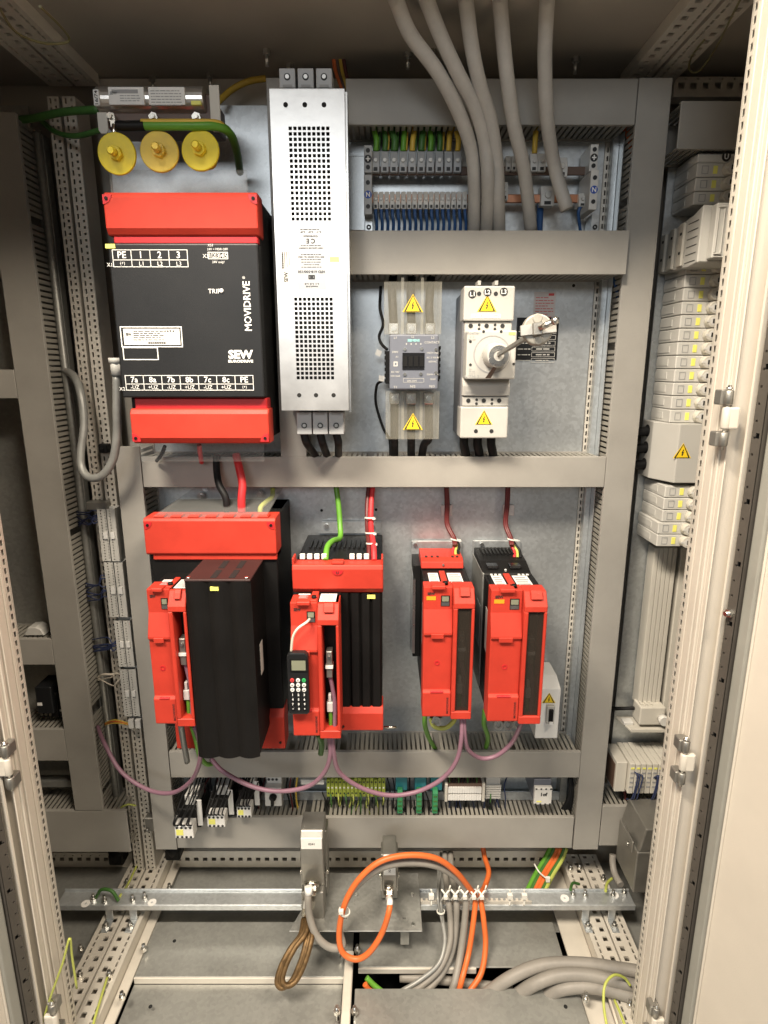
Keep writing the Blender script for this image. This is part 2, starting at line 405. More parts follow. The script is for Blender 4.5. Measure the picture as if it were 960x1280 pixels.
# ------------------------------------------------------------------ wiring ducts
def duct(label, x0, x1, z0, z1, yf=1.31, yb=YP - .001, axis='x', sides=(0, 1), pitch=.0118, part_mat='duct', group='slotted wiring ducts'):
    t = thing('wiring_duct', label, 'cable duct', ((x0 + x1) / 2, yb, z0), group)
    c = G().box(x0, x1, yf, yf + .004, z0, z1)
    lip = .010
    if axis == 'x': c.box(x0, x1, yf + .004, yf + lip, z0, z0 + .002).box(x0, x1, yf + .004, yf + lip, z1 - .002, z1)
    else: c.box(x0, x0 + .002, yf + .004, yf + lip, z0, z1).box(x1 - .002, x1, yf + .004, yf + lip, z0, z1)
    obj('cover', c, part_mat, t, .0016, 2)
    obj('duct_base', G().box(x0, x1, yb - .003, yb, z0, z1), part_mat, t)
    f = G(); e = .003
    a0, a1 = (x0, x1) if axis == 'x' else (z0, z1); n = int((a1 - a0) / pitch)
    for s in sides:
        for i in range(n):
            p = a0 + (i + .5) * pitch; h = pitch * .31
            if random.random() < .015: continue
            if axis == 'x':
                zz = z1 - e - .0016 if s else z0 + e; f.box(p - h, p + h, yf + .006, yb - .003, zz, zz + .0016)
            else:
                xx = x1 - e - .0016 if s else x0 + e; f.box(xx, xx + .0016, yf + .006, yb - .003, p - h, p + h)
    obj('finger_comb', f, 'duct_finger', t, kind='stuff')
    return t
YD = 1.31
XR0, XR1 = .489, .553
z = lambda v, Y=YD: P(0, v, Y).z
duct('long grey upright duct between main panel and right bay', XR0, XR1, z(1062), z(97), axis='z')
duct('grey upright duct at left, behind the lower drives', -.590, -.535, z(1062), z(558), axis='z')
duct('grey upright duct hidden behind the tall silver filter', -.226, -.170, z(571), z(97), axis='z')
duct('topmost grey horizontal duct above the green earth wires', P(432, 126, 1.30).x, XR0 - .002, z(156), z(98), 1.31)
duct('grey horizontal duct under the blue wired terminals', P(437, 315, 1.29).x, XR0 - .001, z(343, 1.29), z(288, 1.29), 1.29)
duct('grey horizontal duct across the middle of the panel', -.533, XR0 - .001, z(609), z(571))
duct('grey horizontal duct just below the red drives', -.533, XR0 - .001, z(972), z(940))
duct('lowest grey horizontal duct of the main panel, above the cable clamps', -.533, XR0 - .004, z(1060), z(1022))
duct('tall grey duct of the dim left bay, slotted on its right side', -.785, -.714, z(1013), z(140), axis='z')
duct('bottom grey horizontal duct of the left bay', -1.30, -.655, z(1065), z(1014))
duct('grey horizontal duct of the left bay under a dark relay', -1.30, -.786, z(951), z(912))
duct('grey horizontal duct of the left bay with a pale clip on top', -1.30, -.786, z(831), z(799))
duct('uppermost grey horizontal duct visible in the left bay', -1.30, -.786, z(498), z(462))
duct('short grey duct under the roof of the right bay', XR1 + .012, 1.2, z(186, 1.29), z(126, 1.29), 1.29)
duct('grey duct below the white controller in the right bay', XR1 + .002, 1.2, z(1057), z(1008))

# ------------------------------------------------------------------ front posts and doors
def front_post(label, s, xin, yb, yfr):
    """s = -1 left, +1 right; xin inner face; from yb (back) to yfr (front)"""
    t = thing('front_post', label, 'frame post', (xin + s * .03, yfr, -.1), 'front cabinet posts'); z0, z1 = -.10, 1.99
    nrm = Vector((-s, 0, 0)); dpt = yb - yfr
    obj('punched_face', G().perf((xin, yb - .013, z0), VZ, VY, nrm, z1 - z0, .013, [(.0060, .0062, .0105, .0165, .004)], .0008), 'frame', t)
    obj('post_core', G().box(xin + s * .044, xin + s * .05, yfr + .004, yb - .002, z0, z1), 'paint', t)
    g = G()
    for (a, b, dx) in ((.013, .021, .000), (.021, .024, .003), (.024, .043, .0), (.043, .047, .007), (.047, dpt - .004, .001)):
        x0 = xin + s * dx; g.box(x0, xin + s * .0139, yb - b, yb - a, z0, z1)
    obj('ribbed_side', g, 'paint', t, .001)
    obj('post_end', G().box(xin, xin + s * .013, yb - .0005, yb + .002, z0, z1), 'frame', t)
    obj('front_lip', G().box(xin + s * .004, xin + s * .051, yfr, yfr + .0035, z0, z1), 'paint', t, .001)
    obj('rain_channel', G().box(xin + s * .004, xin + s * .0065, yfr - .010, yfr, z0, z1), 'paint', t, .0008)
    return t
front_post('right front post of the cabinet with a punched inner edge', 1, .520, .986, .927)
front_post('left front post of the cabinet with a punched inner edge', -1, -.640, .972, .914)

def door(label, s, hx, hy, ang):
    """open sheet steel door; local frame: d along the door away from the hinge, n the inner face normal"""
    t = thing('cabinet_door', label, 'door', (hx, hy, -.10), 'open cabinet doors')
    d = Vector((s * math.cos(ang), -math.sin(ang), 0)); n = Vector((-s * math.sin(ang), -math.cos(ang), 0)); z0, z1 = -.10, 2.0
    h = Vector((hx, hy, 0))
    def slab(g, a0, a1, b0, b1, za=z0, zb=z1):
        p = [h + d * a0 + n * b0, h + d * a1 + n * b0, h + d * a1 + n * b1, h + d * a0 + n * b1]
        g.hexa([q + VZ * za for q in p] + [q + VZ * zb for q in p]); return g
    obj('door_leaf', slab(G(), 0, .50, -.020, 0), 'paint', t, .002)
    obj('door_edge', slab(G(), 0, .0035, 0, .020), 'paint', t)
    gp = G().perf(h + d * .010 + n * .018 + VZ * z0, VZ, d, n, z1 - z0, .016, [(.005, .0035, .0035, .025, .004), (.010, .0065, .008, .10, .03)], .0012)
    obj('punched_tube', gp, 'seal', t)
    obj('tube_shade_core', slab(G(), .0105, .0255, 0, .008), 'dark_gap', t)  # near-black backing, paints the shade seen through the tube holes
    obj('tube_wall', slab(slab(G(), .010, .0115, 0, .014), .0245, .026, 0, .014), 'seal', t)
    obj('foam_seal', slab(G(), .028, .048, 0, .010), 'seal_grey', t, .003, 2)
    if s > 0:
        p = h + d * .018 + n * .018 + VZ * P(892, 765, .90).z; obj('bolt', G().hexnut(p, p + n * .006, .007).cyl(p, p + n * .012, .004), 'steel', t)
    obj('fold', slab(G(), .048, .052, 0, .004), 'paint', t, .001)
    return t
door('right cabinet door swung open, pale inner face toward the panel', 1, .566, .918, R(74))
door('left cabinet door swung open at the lower left corner', -1, -.672, .902, R(70))

def hinge(label, p, s):
    t = thing('door_hinge', label, 'hinge', p, 'door hinges')
    x, y, zc = p
    for dz in (.028, -.034):
        obj('knuckle', G().cyl((x, y - .010, zc + dz - .011), (x, y - .010, zc + dz + .011), .0068).box(x - .011, x + .007, y - .010, y + .010, zc + dz - .011, zc + dz + .011), 'zinc_cast', t, .0015)
    obj('hinge_pin', G().cyl((x, y - .010, zc - .050), (x, y - .010, zc + .046), .0028).cyl((x, y - .010, zc + .039), (x, y - .010, zc + .043), .0048), 'steel', t)
    obj('hinge_block', G().cyl((x, y - .010, zc - .019), (x, y - .010, zc + .014), .0066).box(x, x + s * .018, y - .016, y - .006, zc - .019, zc + .014), 'frame', t, .003, 2)
for i, (u, v) in enumerate(((903, 520), (851, 946), (815, 1272))):
    q = P(u, v, .917); hinge(['hinge on the right post beside the pale switch stack', 'hinge on the right post beside the white controller', 'hinge at the very foot of the right post'][i], (q.x, .917, q.z), 1)
for i, (u, v) in enumerate(((14, 952), (72, 1268))):
    q = P(u, v, .904); hinge(['hinge on the left post beside the left bay ducts', 'hinge at the very foot of the left post'][i], (q.x, .904, q.z), -1)
# ------------------------------------------------------------------ upper left: regenerative supply unit
def screw(parent, x, y, zc, r=.0035, mat='steel', name='screw'):
    o = obj(name, G().cyl((x, y, zc), (x, y - .0022, zc), r, r * .85, 12), mat, parent)
    obj('screw_slot', G().box(x - r * .75, x + r * .75, y - .0026, y - .0022, zc - r * .16, zc + r * .16), 'black_print', o); return o
def corner_pocket(parent, x, zc, y, sx, sz, r=.016):
    """rounded corner recess with a screw, at a cover's corner"""
    g = G(); n = 8; pts = [(x, zc)] + [(x + sx * r * math.cos(i * math.pi / 2 / n), zc + sz * r * math.sin(i * math.pi / 2 / n)) for i in range(n + 1)]
    o = obj('corner_pocket', g.prism(pts, 'y', y - .0012, y + .001), 'red_deep', parent)
    obj('screw', G().cyl((x + sx * r * .42, y - .0012, zc + sz * r * .42), (x + sx * r * .42, y - .003, zc + sz * r * .42), .003, n=10), 'black', o)

YF = 1.175
SX0, SX1 = -.503, -.229
t = thing('supply_unit', 'large black power supply unit with red end covers at upper left', 'drive unit', (-.365, YP, P(0, 555, 1.19).z))
zt, zb = P(0, 240, 1.19).z, P(0, 553, 1.19).z
obj('housing', G().box(SX0 + .004, SX1 - .002, YF + .03, YP - .001, zb + .004, zt - .004), 'black', t, .002)
z0, z1 = P(0, 497, YF).z, P(0, 304, YF).z
obj('front_cover', G().box(SX0, SX1, YF, YF + .029, z0, z1), 'black_front', t, .003, 2)
def red_cover(parent, x0, x1, za, zb_, y, name, mat, lip):
    d = .004
    poly = [(y + .05, zb_), (y + .006, zb_), (y, zb_ - .010), (y, za + .012), (y + .008, za), (y + .05, za)]
    o = obj(name, G().prism(poly, 'x', x0, x1), mat, parent, .003, 2)
    if lip: obj('cover_lip', G().box(x0 + .008, x1 - .004, y + .010, y + .05, lip[0], lip[1]), 'red_deep', o, .002)
    return o
u1 = red_cover(t, P(130, 265, 1.18).x, P(322, 265, 1.18).x, P(0, 294, 1.18).z, P(0, 239, 1.18).z, 1.18, 'top_cover', 'red', (P(0, 303.5, 1.18).z, P(0, 293, 1.18).z))
for sx, x in ((1, P(130, 265, 1.18).x), (-1, P(322, 265, 1.18).x)): corner_pocket(u1, x, P(0, 243, 1.18).z, 1.18, sx, -1)
u2 = red_cover(t, P(163, 530, 1.18).x, P(336, 530, 1.18).x, P(0, 555, 1.18).z, P(0, 511, 1.18).z, 1.18, 'bottom_cover', 'red', (P(0, 512, 1.18).z, P(0, 498, 1.18).z))
for sx, x in ((1, P(164, 530, 1.18).x), (-1, P(335, 530, 1.18).x)): corner_pocket(u2, x, P(0, 552, 1.18).z, 1.18, sx, 1)
yy = YF - .0006
q = lambda u, v, Y=YF: (P(u, v, Y).x, P(u, v, Y).z)
g = G()
def table(g, u0, u1, va, vm, vb, cols, top, bot, tilt=0):
    x0, x1, za, zb_ = fr(u0, u1, va, vb, YF); zm = P(0, vm, YF).z; w = .0011; n = len(top)
    g.frame(x0, x1, za, zb_, yy - .0003, YF, w); g.box(x0, x1, yy - .0003, YF, zm - w / 2, zm + w / 2)
    for i in range(n):
        xa = x0 + (x1 - x0) * i / n; xb = x0 + (x1 - x0) * (i + 1) / n
        if i: g.box(xa - w / 2, xa + w / 2, yy - .0003, YF, za, zb_)
        g.text(top[i], (xa + xb) / 2, (zm + zb_) / 2, yy, h=(zb_ - zm) * .66, bold=.012)
        g.text(bot[i], (xa + xb) / 2, (zm + za) / 2, yy, h=(zm - za) * .58)
obj('lettering', g, 'white_print', t) if g.v else None; g = G()
table(g, 141, 235, 312, 325, 334, 4, ['PE', '1', '2', '3'], ['(+)', 'L1', 'L2', 'L3'])
obj('lettering', g, 'white_print', t); g = G()
table(g, 157, 317, 469, 480, 488, 7, ['7a', '8a', '7b', '8b', '7c', '8c', 'PE'], ['-UZ', '+UZ', '-UZ', '+UZ', '-UZ', '+UZ', '(+)'])
obj('lettering', g, 'white_print', t); g = G()
x0, x1, za, zb_ = fr(260, 285, 315, 324, YF); g.frame(x0, x1, za, zb_, yy - .0003, YF, .001)
for i in range(5):
    xa = x0 + (x1 - x0) * (i + .5) / 5; g.text(str(i + 1), xa, (za + zb_) / 2, yy, h=(zb_ - za) * .62)
    if i: g.box(x0 + (x1 - x0) * i / 5 - .0004, x0 + (x1 - x0) * i / 5 + .0004, yy - .0003, YF, za, zb_)
for (s, u, v, h) in (('X53', 263, 306.5, 2.6), ('24V = MDR OFF', 272, 311.5, 2.4), ('X3', 257, 320, 4), ('24V only!', 273, 328, 3.4), ('X1', 137, 331, 4), ('X2', 153, 486, 4), ('TRIP', 268, 364, 5)):
    a = q(u, v); g.text(s, a[0], a[1], yy, h=h / FPX * YF * 1.02)
a = q(309, 380); obj('lettering', G().text('MOVIDRIVE', a[0], a[1] - .004, yy, w=(q(309, 351)[1] - q(309, 413)[1]), h=.0135, rot=90, bold=.012).text('\u00ae', a[0] - .004, q(309, 347)[1], yy, h=.005, rot=90), 'white_print', t)
a = q(301, 443); lg = G().text('SEW', a[0], a[1], yy, w=.047, h=.0165, bold=.045)
a = q(301, 451.5); lg.text('EURODRIVE', a[0], a[1], yy, w=.047, h=.0052, bold=.04); obj('lettering', lg, 'white_print', t)
x0, x1, za, zb_ = fr(151, 228, 408, 434, YF); g.frame(x0, x1, za, zb_, yy - .0003, YF, .0018)
x0, x1, za, zb_ = fr(154, 198, 434, 450, YF); g.frame(x0, x1, za, zb_, yy - .0003, YF, .0016)
obj('lettering', g, 'white_print', t)
lb = obj('type_label', G().box(*[fr(155, 225, 411, 431, YF)[i] for i in (0, 1)], YF - .0012, YF, *fr(155, 225, 411, 431, YF)[2:]), 'label', t)
g = G()
for k in range(5):
    a = q(167, 414 + 2.7 * k); g.fine(a[0], q(205 - 4 * (k % 2), 416)[0], a[1], YF - .0016, .0022)
for k in range(26):
    a = q(185 + k * .9, 428.6); g.box(a[0], a[0] + .0006 + .0004 * (k % 3), YF - .0016, YF - .0012, a[1] - .0015, a[1] + .0015)
a = q(161, 418); g.text('SEW', a[0], a[1], YF - .0016, w=.011, h=.005, bold=.04)
a = q(212, 414); g.text('4 4 9 A', a[0], a[1], YF - .0016, h=.005, bold=.03)
obj('lettering', g, 'black_print', lb)
a = q(277, 363.5); obj('trip_lamp', G().cyl((a[0], YF, a[1]), (a[0], YF - .003, a[1]), .0042, .003, 12), 'white_print', t)
x0, x1, za, zb_ = fr(132, 144, 305, 310.5, YF); obj('yellow_sticker', G().box(x0, x1, YF - .0012, YF, za, zb_), 'yellow_tag', t)
# clear splash guards top and bottom
x0, x1, za, zb_ = fr(137, 309, 212, 243, 1.20)
sh = obj('clear_guard', G().box(x0, x1, 1.20, 1.203, za, zb_), 'clear_thin', t, .001)
x0, x1, za, zb_ = fr(175, 330, 553, 577, 1.22)
obj('clear_guard', G().box(x0, x1, 1.22, 1.223, za, zb_), 'clear_plate', t, .001)

# choke above it
t = thing('line_choke', 'silver labelled choke with three yellow round caps above the supply unit', 'choke', P(195, 215, 1.25))
p0, p1 = P(119, 121, 1.22), P(254, 122, 1.22); zc = p0.z
obj('choke_body', G().box(p0.x, p1.x + .012, 1.235, 1.33, P(0, 150, 1.22).z, zc + .012), 'brown_bakelite', t, .004, 2)
rr = .021
plate_pts = [(1.235 - rr * math.sin(a), zc + rr * math.cos(a)) for a in [i * math.pi / 12 for i in range(13)]] + [(1.24, zc - rr), (1.24, zc + rr)]
obj('silver_shroud', G().prism(plate_pts, 'x', p0.x, p1.x), 'filter_steel', t, .001)
yl = 1.2125
for (u0, u1, m) in ((136, 180, 'label'), (186, 231, 'label')):
    x0, x1, za, zb_ = fr(u0, u1, 109, 131, yl); L_ = obj('type_label', G().box(x0, x1, yl - .0008, yl + .006, za, zb_), m, t)
    g = G()
    if u0 == 136:
        g.text('SEW', x0 + .009, za + .018, yl - .0012, w=.013, h=.005, bold=.04); g.box(x0 + .006, x1 - .01, yl - .0012, yl - .0008, zb_ - .010, zb_ - .004)
        for k in range(3): g.fine(x0 + .02, x1 - .006, za + .014 - .004 * k, yl - .0012, .0020)
    else:
        for k in range(6): g.fine(x0 + .004, x1 - .006, zb_ - .006 - .0045 * k, yl - .0012, .0020)
    obj('lettering', g, 'grey_print', L_)
x0, x1, za, zb_ = fr(239, 251, 126, 131, yl); obj('yellow_sticker', G().box(x0, x1, yl - .0008, yl + .006, za, zb_), 'yellow_tag', t)
x0, x1, za, zb_ = fr(117, 124, 112, 132, yl); st = obj('end_sticker', G().box(x0, x1, yl - .0008, yl + .006, za, zb_), 'label', t)
obj('lettering', G().text('16/74', (x0 + x1) / 2, (za + zb_) / 2, yl - .0012, w=.022, h=.006, rot=90, bold=.02), 'black_print', st)
for (u, a, b) in ((127, 140, 167), (269, 106, 165)):
    x = P(u, 140, 1.215).x; z0_, z1_ = P(0, b, 1.215).z, P(0, a, 1.215).z
    obj('bracket', G().prism([(x - .009, z0_ + .006), (x - .005, z0_), (x + .005, z0_), (x + .009, z0_ + .006), (x + .009, z1_), (x - .009, z1_)], 'y', 1.215, 1.2175), 'pale_plastic', t, .0008)
for u in (138, 191, 245):
    a = P(u, 146, 1.22); obj('bolt', G().hexnut(a + VY * .014, a, .0085).cyl(a, a - VY * .006, .0045), 'nickel', t)
for (u, v, m) in ((145.5, 192, 'yellow_cap'), (199, 189, 'cap_worn'), (250, 187.5, 'yellow_cap')):
    c = P(u, v, 1.185); tl = Vector((random.uniform(-.12, .12), 1, random.uniform(-.1, .1))).normalized()
    cp = obj('insulator_cap', G().cyl(c, c + tl * .007, .034, .034, 28).cyl(c + tl * .007, c + tl * .05, .016, n=16), m, t, .002, 2)
    obj('nut', G().hexnut(c - tl * .010, c + tl * .001, .0125), m, cp, .001)
    obj('stud', G().cyl(c - tl * .024, c - tl * .010, .0068, n=14).cyl(c - tl * .026, c - tl * .024, .005, .0068, n=14), m, cp)
single('cable_lug', G().tube(px((141, 152, 1.2), (143, 160, 1.19), (142, 170, 1.19)), .004).box(*fr(138, 146, 150, 158, 1.19)[:2], 1.19, 1.196, *fr(138, 146, 150, 158, 1.19)[2:]), 'nickel', 'small nickel cable lug at the left yellow cap', 'cable lug')
cable('earth_cable', 'green earth cable with a black sleeve running above the yellow caps', px((178, 157, 1.185), (200, 157, 1.183), (240, 157, 1.183), (272, 158, 1.19), (288, 168, 1.22), (296, 190, 1.28), (300, 215, 1.36)), .0078, 'cable_green')
single('cable_sleeve', G().tube(px((146, 157, 1.186), (160, 157.5, 1.185), (181, 157, 1.185)), .0084), 'black', 'black sleeve around the left end of the green earth cable', 'cable sleeve')
single('cable_stripe', G().tube([p + Vector((0, -.0035, .0052)) for p in px((178, 157, 1.185), (200, 157, 1.183), (240, 157, 1.183), (272, 158, 1.19), (285, 166, 1.21))], .0042), 'cable_yellow', 'yellow stripe along the top of the green earth cable', 'cable stripe')
cable('yellow_cable', 'yellow cable arching under the roof left of the silver filter', px((272, 128, 1.36), (290, 112, 1.38), (310, 102, 1.38), (332, 98, 1.39)), .006, 'cable_yellow')
cable('dark_green_cable', 'dark green cable in the shadow left of the choke', px((0, 152, 1.36), (40, 148, 1.33), (80, 140, 1.30), (125, 137, 1.26)), .007, 'cable_darkgreen')
cable('dark_green_cable', 'thin dark green cable sagging left of the yellow caps', px((50, 150, 1.38), (70, 165, 1.34), (95, 170, 1.30), (128, 162, 1.25)), .005, 'cable_darkgreen')
# braided hose from the supply's left flank to the left bay
cable('flexible_hose', 'silver flexible hose hanging in a loop left of the supply unit', px((78, 462, 1.38), (92, 470, 1.35), (101, 492, 1.32), (105, 530, 1.30), (101, 565, 1.28), (102, 585, 1.27), (112, 597, 1.26), (128, 594, 1.25), (141, 575, 1.245), (146, 545, 1.24), (146, 510, 1.235), (146, 470, 1.235)), .0085, 'cable_silver')
a = P(145, 450, 1.235); single('cable_gland', G().cyl(a, a - VZ * .03, .012, n=12).cyl(a - VZ * .006, a + VZ * .004, .015, n=6), 'grey_plastic', 'grey gland at the top end of the flexible hose', 'cable gland')

# ------------------------------------------------------------------ tall silver filter
YL = 1.18
t = thing('line_filter', 'tall silver mains filter with two punched grilles and inverted print', 'filter', P(390, 512, 1.3))
FX0, FX1 = -.1985, -.0685
z0, z1 = P(0, 513, YL).z, P(0, 111, YL).z
hz0, hz1 = P(0, 277, YL).z, P(0, 157, YL).z
kz0, kz1 = P(0, 475, YL).z, P(0, 371, YL).z
hx0, hx1 = FX0 + .030, FX1 - .026
rows = []; pitx = (hx1 - hx0) / 9
# front sheet with real holes: build as vertical strips
def grille(za, zb_, n):
    pit = (zb_ - za) / n; return pit
g = G()
def holes_plate(g, x0, x1, za, zb_, y, cols, zrows, hs, t_=.003):
    """sheet x0..x1,za..zb_ with square holes centred at cols x zrows"""
    xs = sorted(cols); cur = x0
    def quad(a, b, c, d): g.add([(a, y, c), (b, y, c), (b, y, d), (a, y, d)], [(0, 1, 2, 3)])
    for cx in xs:
        a, b = cx - hs / 2, cx + hs / 2; quad(cur, a, za, zb_); cz_ = za
        for r in sorted(zrows):
            c, d = r - hs / 2, r + hs / 2; quad(a, b, cz_, c); cz_ = d
            V = [(a, y, c), (b, y, c), (b, y, d), (a, y, d), (a, y + t_, c), (b, y + t_, c), (b, y + t_, d), (a, y + t_, d)]
            g.add(V, [(0, 1, 5, 4), (1, 2, 6, 5), (2, 3, 7, 6), (3, 0, 4, 7)])
        quad(a, b, cz_, zb_); cur = b
    quad(cur, x1, za, zb_)
cols = [hx0 + pitx * (i + .5) for i in range(9)]
def zr(za, zb_, n): return [za + (zb_ - za) * (i + .5) / n for i in range(n)]
holes_plate(g, FX0, FX1, z0, z1, YL, cols, zr(hz0, hz1, 18) + zr(kz0, kz1, 18), .0058)
g.box(FX0, FX1, YL - .0003, YL + .002, z1 - .0015, z1); g.box(FX1 - .0015, FX1, YL + .0005, YL + .05, z0, z1)
obj('front_sheet', g, 'filter_steel', t)
obj('housing', G().box(FX0, FX0 + .002, YL + .022, YP - .06, z0, z1).box(FX1 - .006, FX1 - .004, YL + .022, YP - .06, z0, z1).box(FX0 + .002, FX1 - .006, YL + .022, YP - .06, z1 - .004, z1 - .002).box(FX0 + .002, FX1 - .006, YL + .022, YP - .06, z0 + .002, z0 + .004), 'galv_dull', t)
obj('hole_shade_block', G().box(FX0 + .003, FX1 - .007, YL + .030, YP - .07, z0 + .006, z1 - .006), 'black', t)  # added black block; its colour gives the shade behind the grille holes
obj('rim', G().box(FX0, FX0 + .0015, YL + .0005, YL + .022, z0, z1).box(FX0 + .0015, FX1 - .0015, YL + .0005, YL + .022, z1 - .002, z1 - .0005).box(FX0 + .0015, FX1 - .0015, YL + .0005, YL + .022, z0, z0 + .0015).box(FX1 - .0005, FX1 + .004, YL + .012, YL + .06, z0 - .004, z1), 'steel', t)
for v in (131, 494):
    for u in ((357, 381, 405) if v == 131 else (374, 395, 417)):
        a = P(u, v, YL); obj('hole', G().cyl(a - VY * .0004, a + VY * .001, .0042, n=14), 'dark_gap', t)
for top in (1, 0):
    for k in range(3):
        if top: x0, x1, za, zb_ = fr(349 + 23 * k, 369 + 23 * k, 85, 110, 1.215)
        else: x0, x1, za, zb_ = fr(371 + 20 * k, 389.5 + 20 * k, 515, 543, 1.215)
        tb = obj('terminal_block', G().box(x0, x1, 1.215, 1.26, za, zb_), 'terminal_grey', t, .0015, 2)
        zc = za + (zb_ - za) * (.56 if top else .40); xc = (x0 + x1) / 2
        obj('screw_well', G().cyl((xc, 1.2153, zc), (xc, 1.2143, zc), .0058, n=14), 'black_print', tb)
        obj('screw', G().cyl((xc, 1.2143, zc), (xc, 1.2128, zc), .0036, n=10), 'steel', tb)
        obj('test_slot', G().box(x0 + .006, x1 - .006, 1.2140, 1.2152, za + (.001 if top else zb_ - za - .006), za + (.005 if top else zb_ - za - .002)), 'grey_print', tb)
yl = YL - .0006; g = G()
x0, x1, za, zb_ = fr(371, 407, 283, 362, YL); pl = obj('print_plate', G().box(x0, x1, YL - .0006, YL - .0001, za, zb_), 'label_clear', t)
xm = (x0 + x1) / 2; hgt = zb_ - za
for (fz, s, w, h) in ((.91, "L1'  L2'  L3'", .72, .0028), (.845, 'Gerätelast', .5, .003), (.77, 'C E', .30, .0085), (.66, 'HIGH LEAKAGE CURRENT', .84, .0024), (.52, '400 VAC 50/60 Hz 150A', .92, .0026), (.40, 'Made in Germany', .55, .0024), (.285, 'HFD 618-500/150', .95, .0048), (.09, "L1 L2 L3", .5, .0028), (.05, 'Netz/LINE', .42, .0026)):
    g.text(s, xm, za + hgt * fz, yl - .0004, w=(x1 - x0) * w, h=h, rot=180, bold=.03)
for fz in (.95, .70, .56, .48, .44, .36): g.fine(x0 + .008, x1 - .008, za + hgt * fz, yl - .0004, .0018)
g.frame(xm - .006, xm + .006, za + hgt * .165, za + hgt * .235, yl - .0005, yl - .0001, .0022); g.box(xm - .003, xm + .003, yl - .0005, yl - .0001, za + hgt * .185, za + hgt * .215)
obj('lettering', g, 'black_print', pl)
x0, x1, za, zb_ = fr(351, 365, 305, 355, YL); lb = obj('type_label', G().box(x0, x1, YL - .0008, YL - .0001, za, zb_), 'label', t)
g = G().text('SEW', x0 + .009, za + .012, YL - .0012, w=.018, h=.0085, rot=90, bold=.03)
for k in range(3): g.box(x0 + .007 + .004 * k, x0 + .0083 + .004 * k, YL - .0012, YL - .0008, za + .026 + .003 * k, za + .056)
for k in range(24): g.box(x0 + .002, x0 + .0055, YL - .0012, YL - .0008, za + .026 + .0012 * k, za + .026 + .0012 * k + .0004 + .0003 * (k % 3))
obj('lettering', g, 'black_print', lb)
x0, x1, za, zb_ = fr(412, 424, 321, 327.5, YL); obj('yellow_sticker', G().box(x0, x1, YL - .0008, YL - .0001, za, zb_), 'yellow_tag', t)
for k in range(3):
    u = 380 + 20 * k
    cable('filter_cable', ['black cable below the filter, left of three', 'black cable below the filter, middle of three', 'black cable below the filter, right of three'][k], px((u, 541, 1.235), (u + 3, 553, 1.24), (u + 9 - 3 * k, 562, 1.28), (u + 15 - 6 * k, 571, 1.33), (u + 15 - 6 * k, 580, 1.345)), .0082, 'cable_black', 'cables below the filter')
# orange bundle at the roof
for k in range(4):
    cable('roof_wire', ['orange', 'brown', 'pale', 'dark'][k] + ' wire of the bundle entering the roof behind the filter', px((417 + 4 * k, 72, 1.36), (420 + 4 * k, 90, 1.37), (428 + 3 * k, 115, 1.38), (431 + 2 * k, 150, 1.385)), .004, ['cable_orange', 'brown_bakelite', 'cable_yellow', 'cable_maroon'][k], 'wires through the roof')
a = P(424, 74, 1.36); single('roof_grommet', G().ring(a, (0, 0, 1), .012, .028, .010), 'brown_bakelite', 'dark round grommet in the roof behind the filter', 'grommet')

# ------------------------------------------------------------------ contactor
YC = 1.235
t = thing('power_contactor', 'slate grey power contactor with clear covers and two warning triangles', 'contactor', P(517, 548, 1.32))
x0, x1, za, zb_ = fr(487, 548, 418, 487, YC)
obj('contactor_body', G().box(x0, x1, YC, YP - .02, za, zb_), 'contactor_grey', t, .003, 2)
obj('side_block', G().box(x0 - .008, x0, YC + .06, YP - .03, za + .01, zb_ - .03), 'black', t); obj('side_block', G().box(x1, x1 + .008, YC + .06, YP - .03, za + .015, zb_ - .022), 'black', t)
for k in range(6):
    obj('side_rib', G().box(x1 + .008, x1 + .010, YC + .062, YP - .03, za + .02 + .012 * k, za + .027 + .012 * k), 'black', t); obj('side_rib', G().box(x0 - .010, x0 - .008, YC + .062, YP - .03, za + .012 + .012 * k, za + .019 + .012 * k), 'black', t)
wx0, wx1, wa, wb = fr(503, 530.5, 441, 462, YC)
win = obj('contact_window', G().box(wx0, wx1, YC - .0015, YC, wa, wb), 'black_gloss', t)
for k in range(4):
    xx = wx0 + (wx1 - wx0) * (k + .5) / 4; obj('contact_slot', G().box(xx - .004, xx + .004, YC - .003, YC - .0015, wa + .006, wb - .006), 'black', win)
g = G(); a = q(517, 425.5, YC); g.text('SIEMENS', a[0], a[1], YC - .0005, w=.024, h=.0048, bold=.03); gt = g
obj('lettering', gt, 'teal_print', t)
g = G()
for (s, u, v, h) in (('L1', 494, 422, 2.8), ('L2', 516, 421, 2.4), ('L3', 541, 422, 2.8), ('CONTACT', 540, 428, 2.6), ('T1', 494, 484, 2.8), ('N/2', 516, 483, 3), ('N/3', 540, 483, 3), ('690V', 494, 440, 2.4), ('1NO+1NC', 541, 441, 2.2), ('AC-3 90kW', 541, 447, 2.1), ('600VAC', 541, 452, 2.1), ('55kW 400V', 541, 468, 2.1), ('A1', 496, 446, 2.2), ('IEC 947', 494, 465, 2.2), ('VDE 0660', 494, 470, 2.0), ('200-230V', 515, 476, 2.2), ('50/60', 541, 474, 2.0)):
    a = q(u, v, YC); g.text(s, a[0], a[1], YC - .0005, h=h / FPX * YC)
for k in range(4): a = q(508 + 6 * k, 430, YC); g.box(a[0] - .001, a[0] + .001, YC - .0006, YC, a[1] - .0012, a[1] + .0012)
x0_, x1_, za_, zb2 = fr(492, 497, 452, 458, YC); g.frame(x0_, x1_, za_, zb2, YC - .0006, YC, .002)
x0_, x1_, za_, zb2 = fr(504, 530, 473, 478, YC); g.frame(x0_, x1_, za_, zb2, YC - .0006, YC, .0005)
obj('lettering', g, 'grey_plastic', t, kind='stuff')
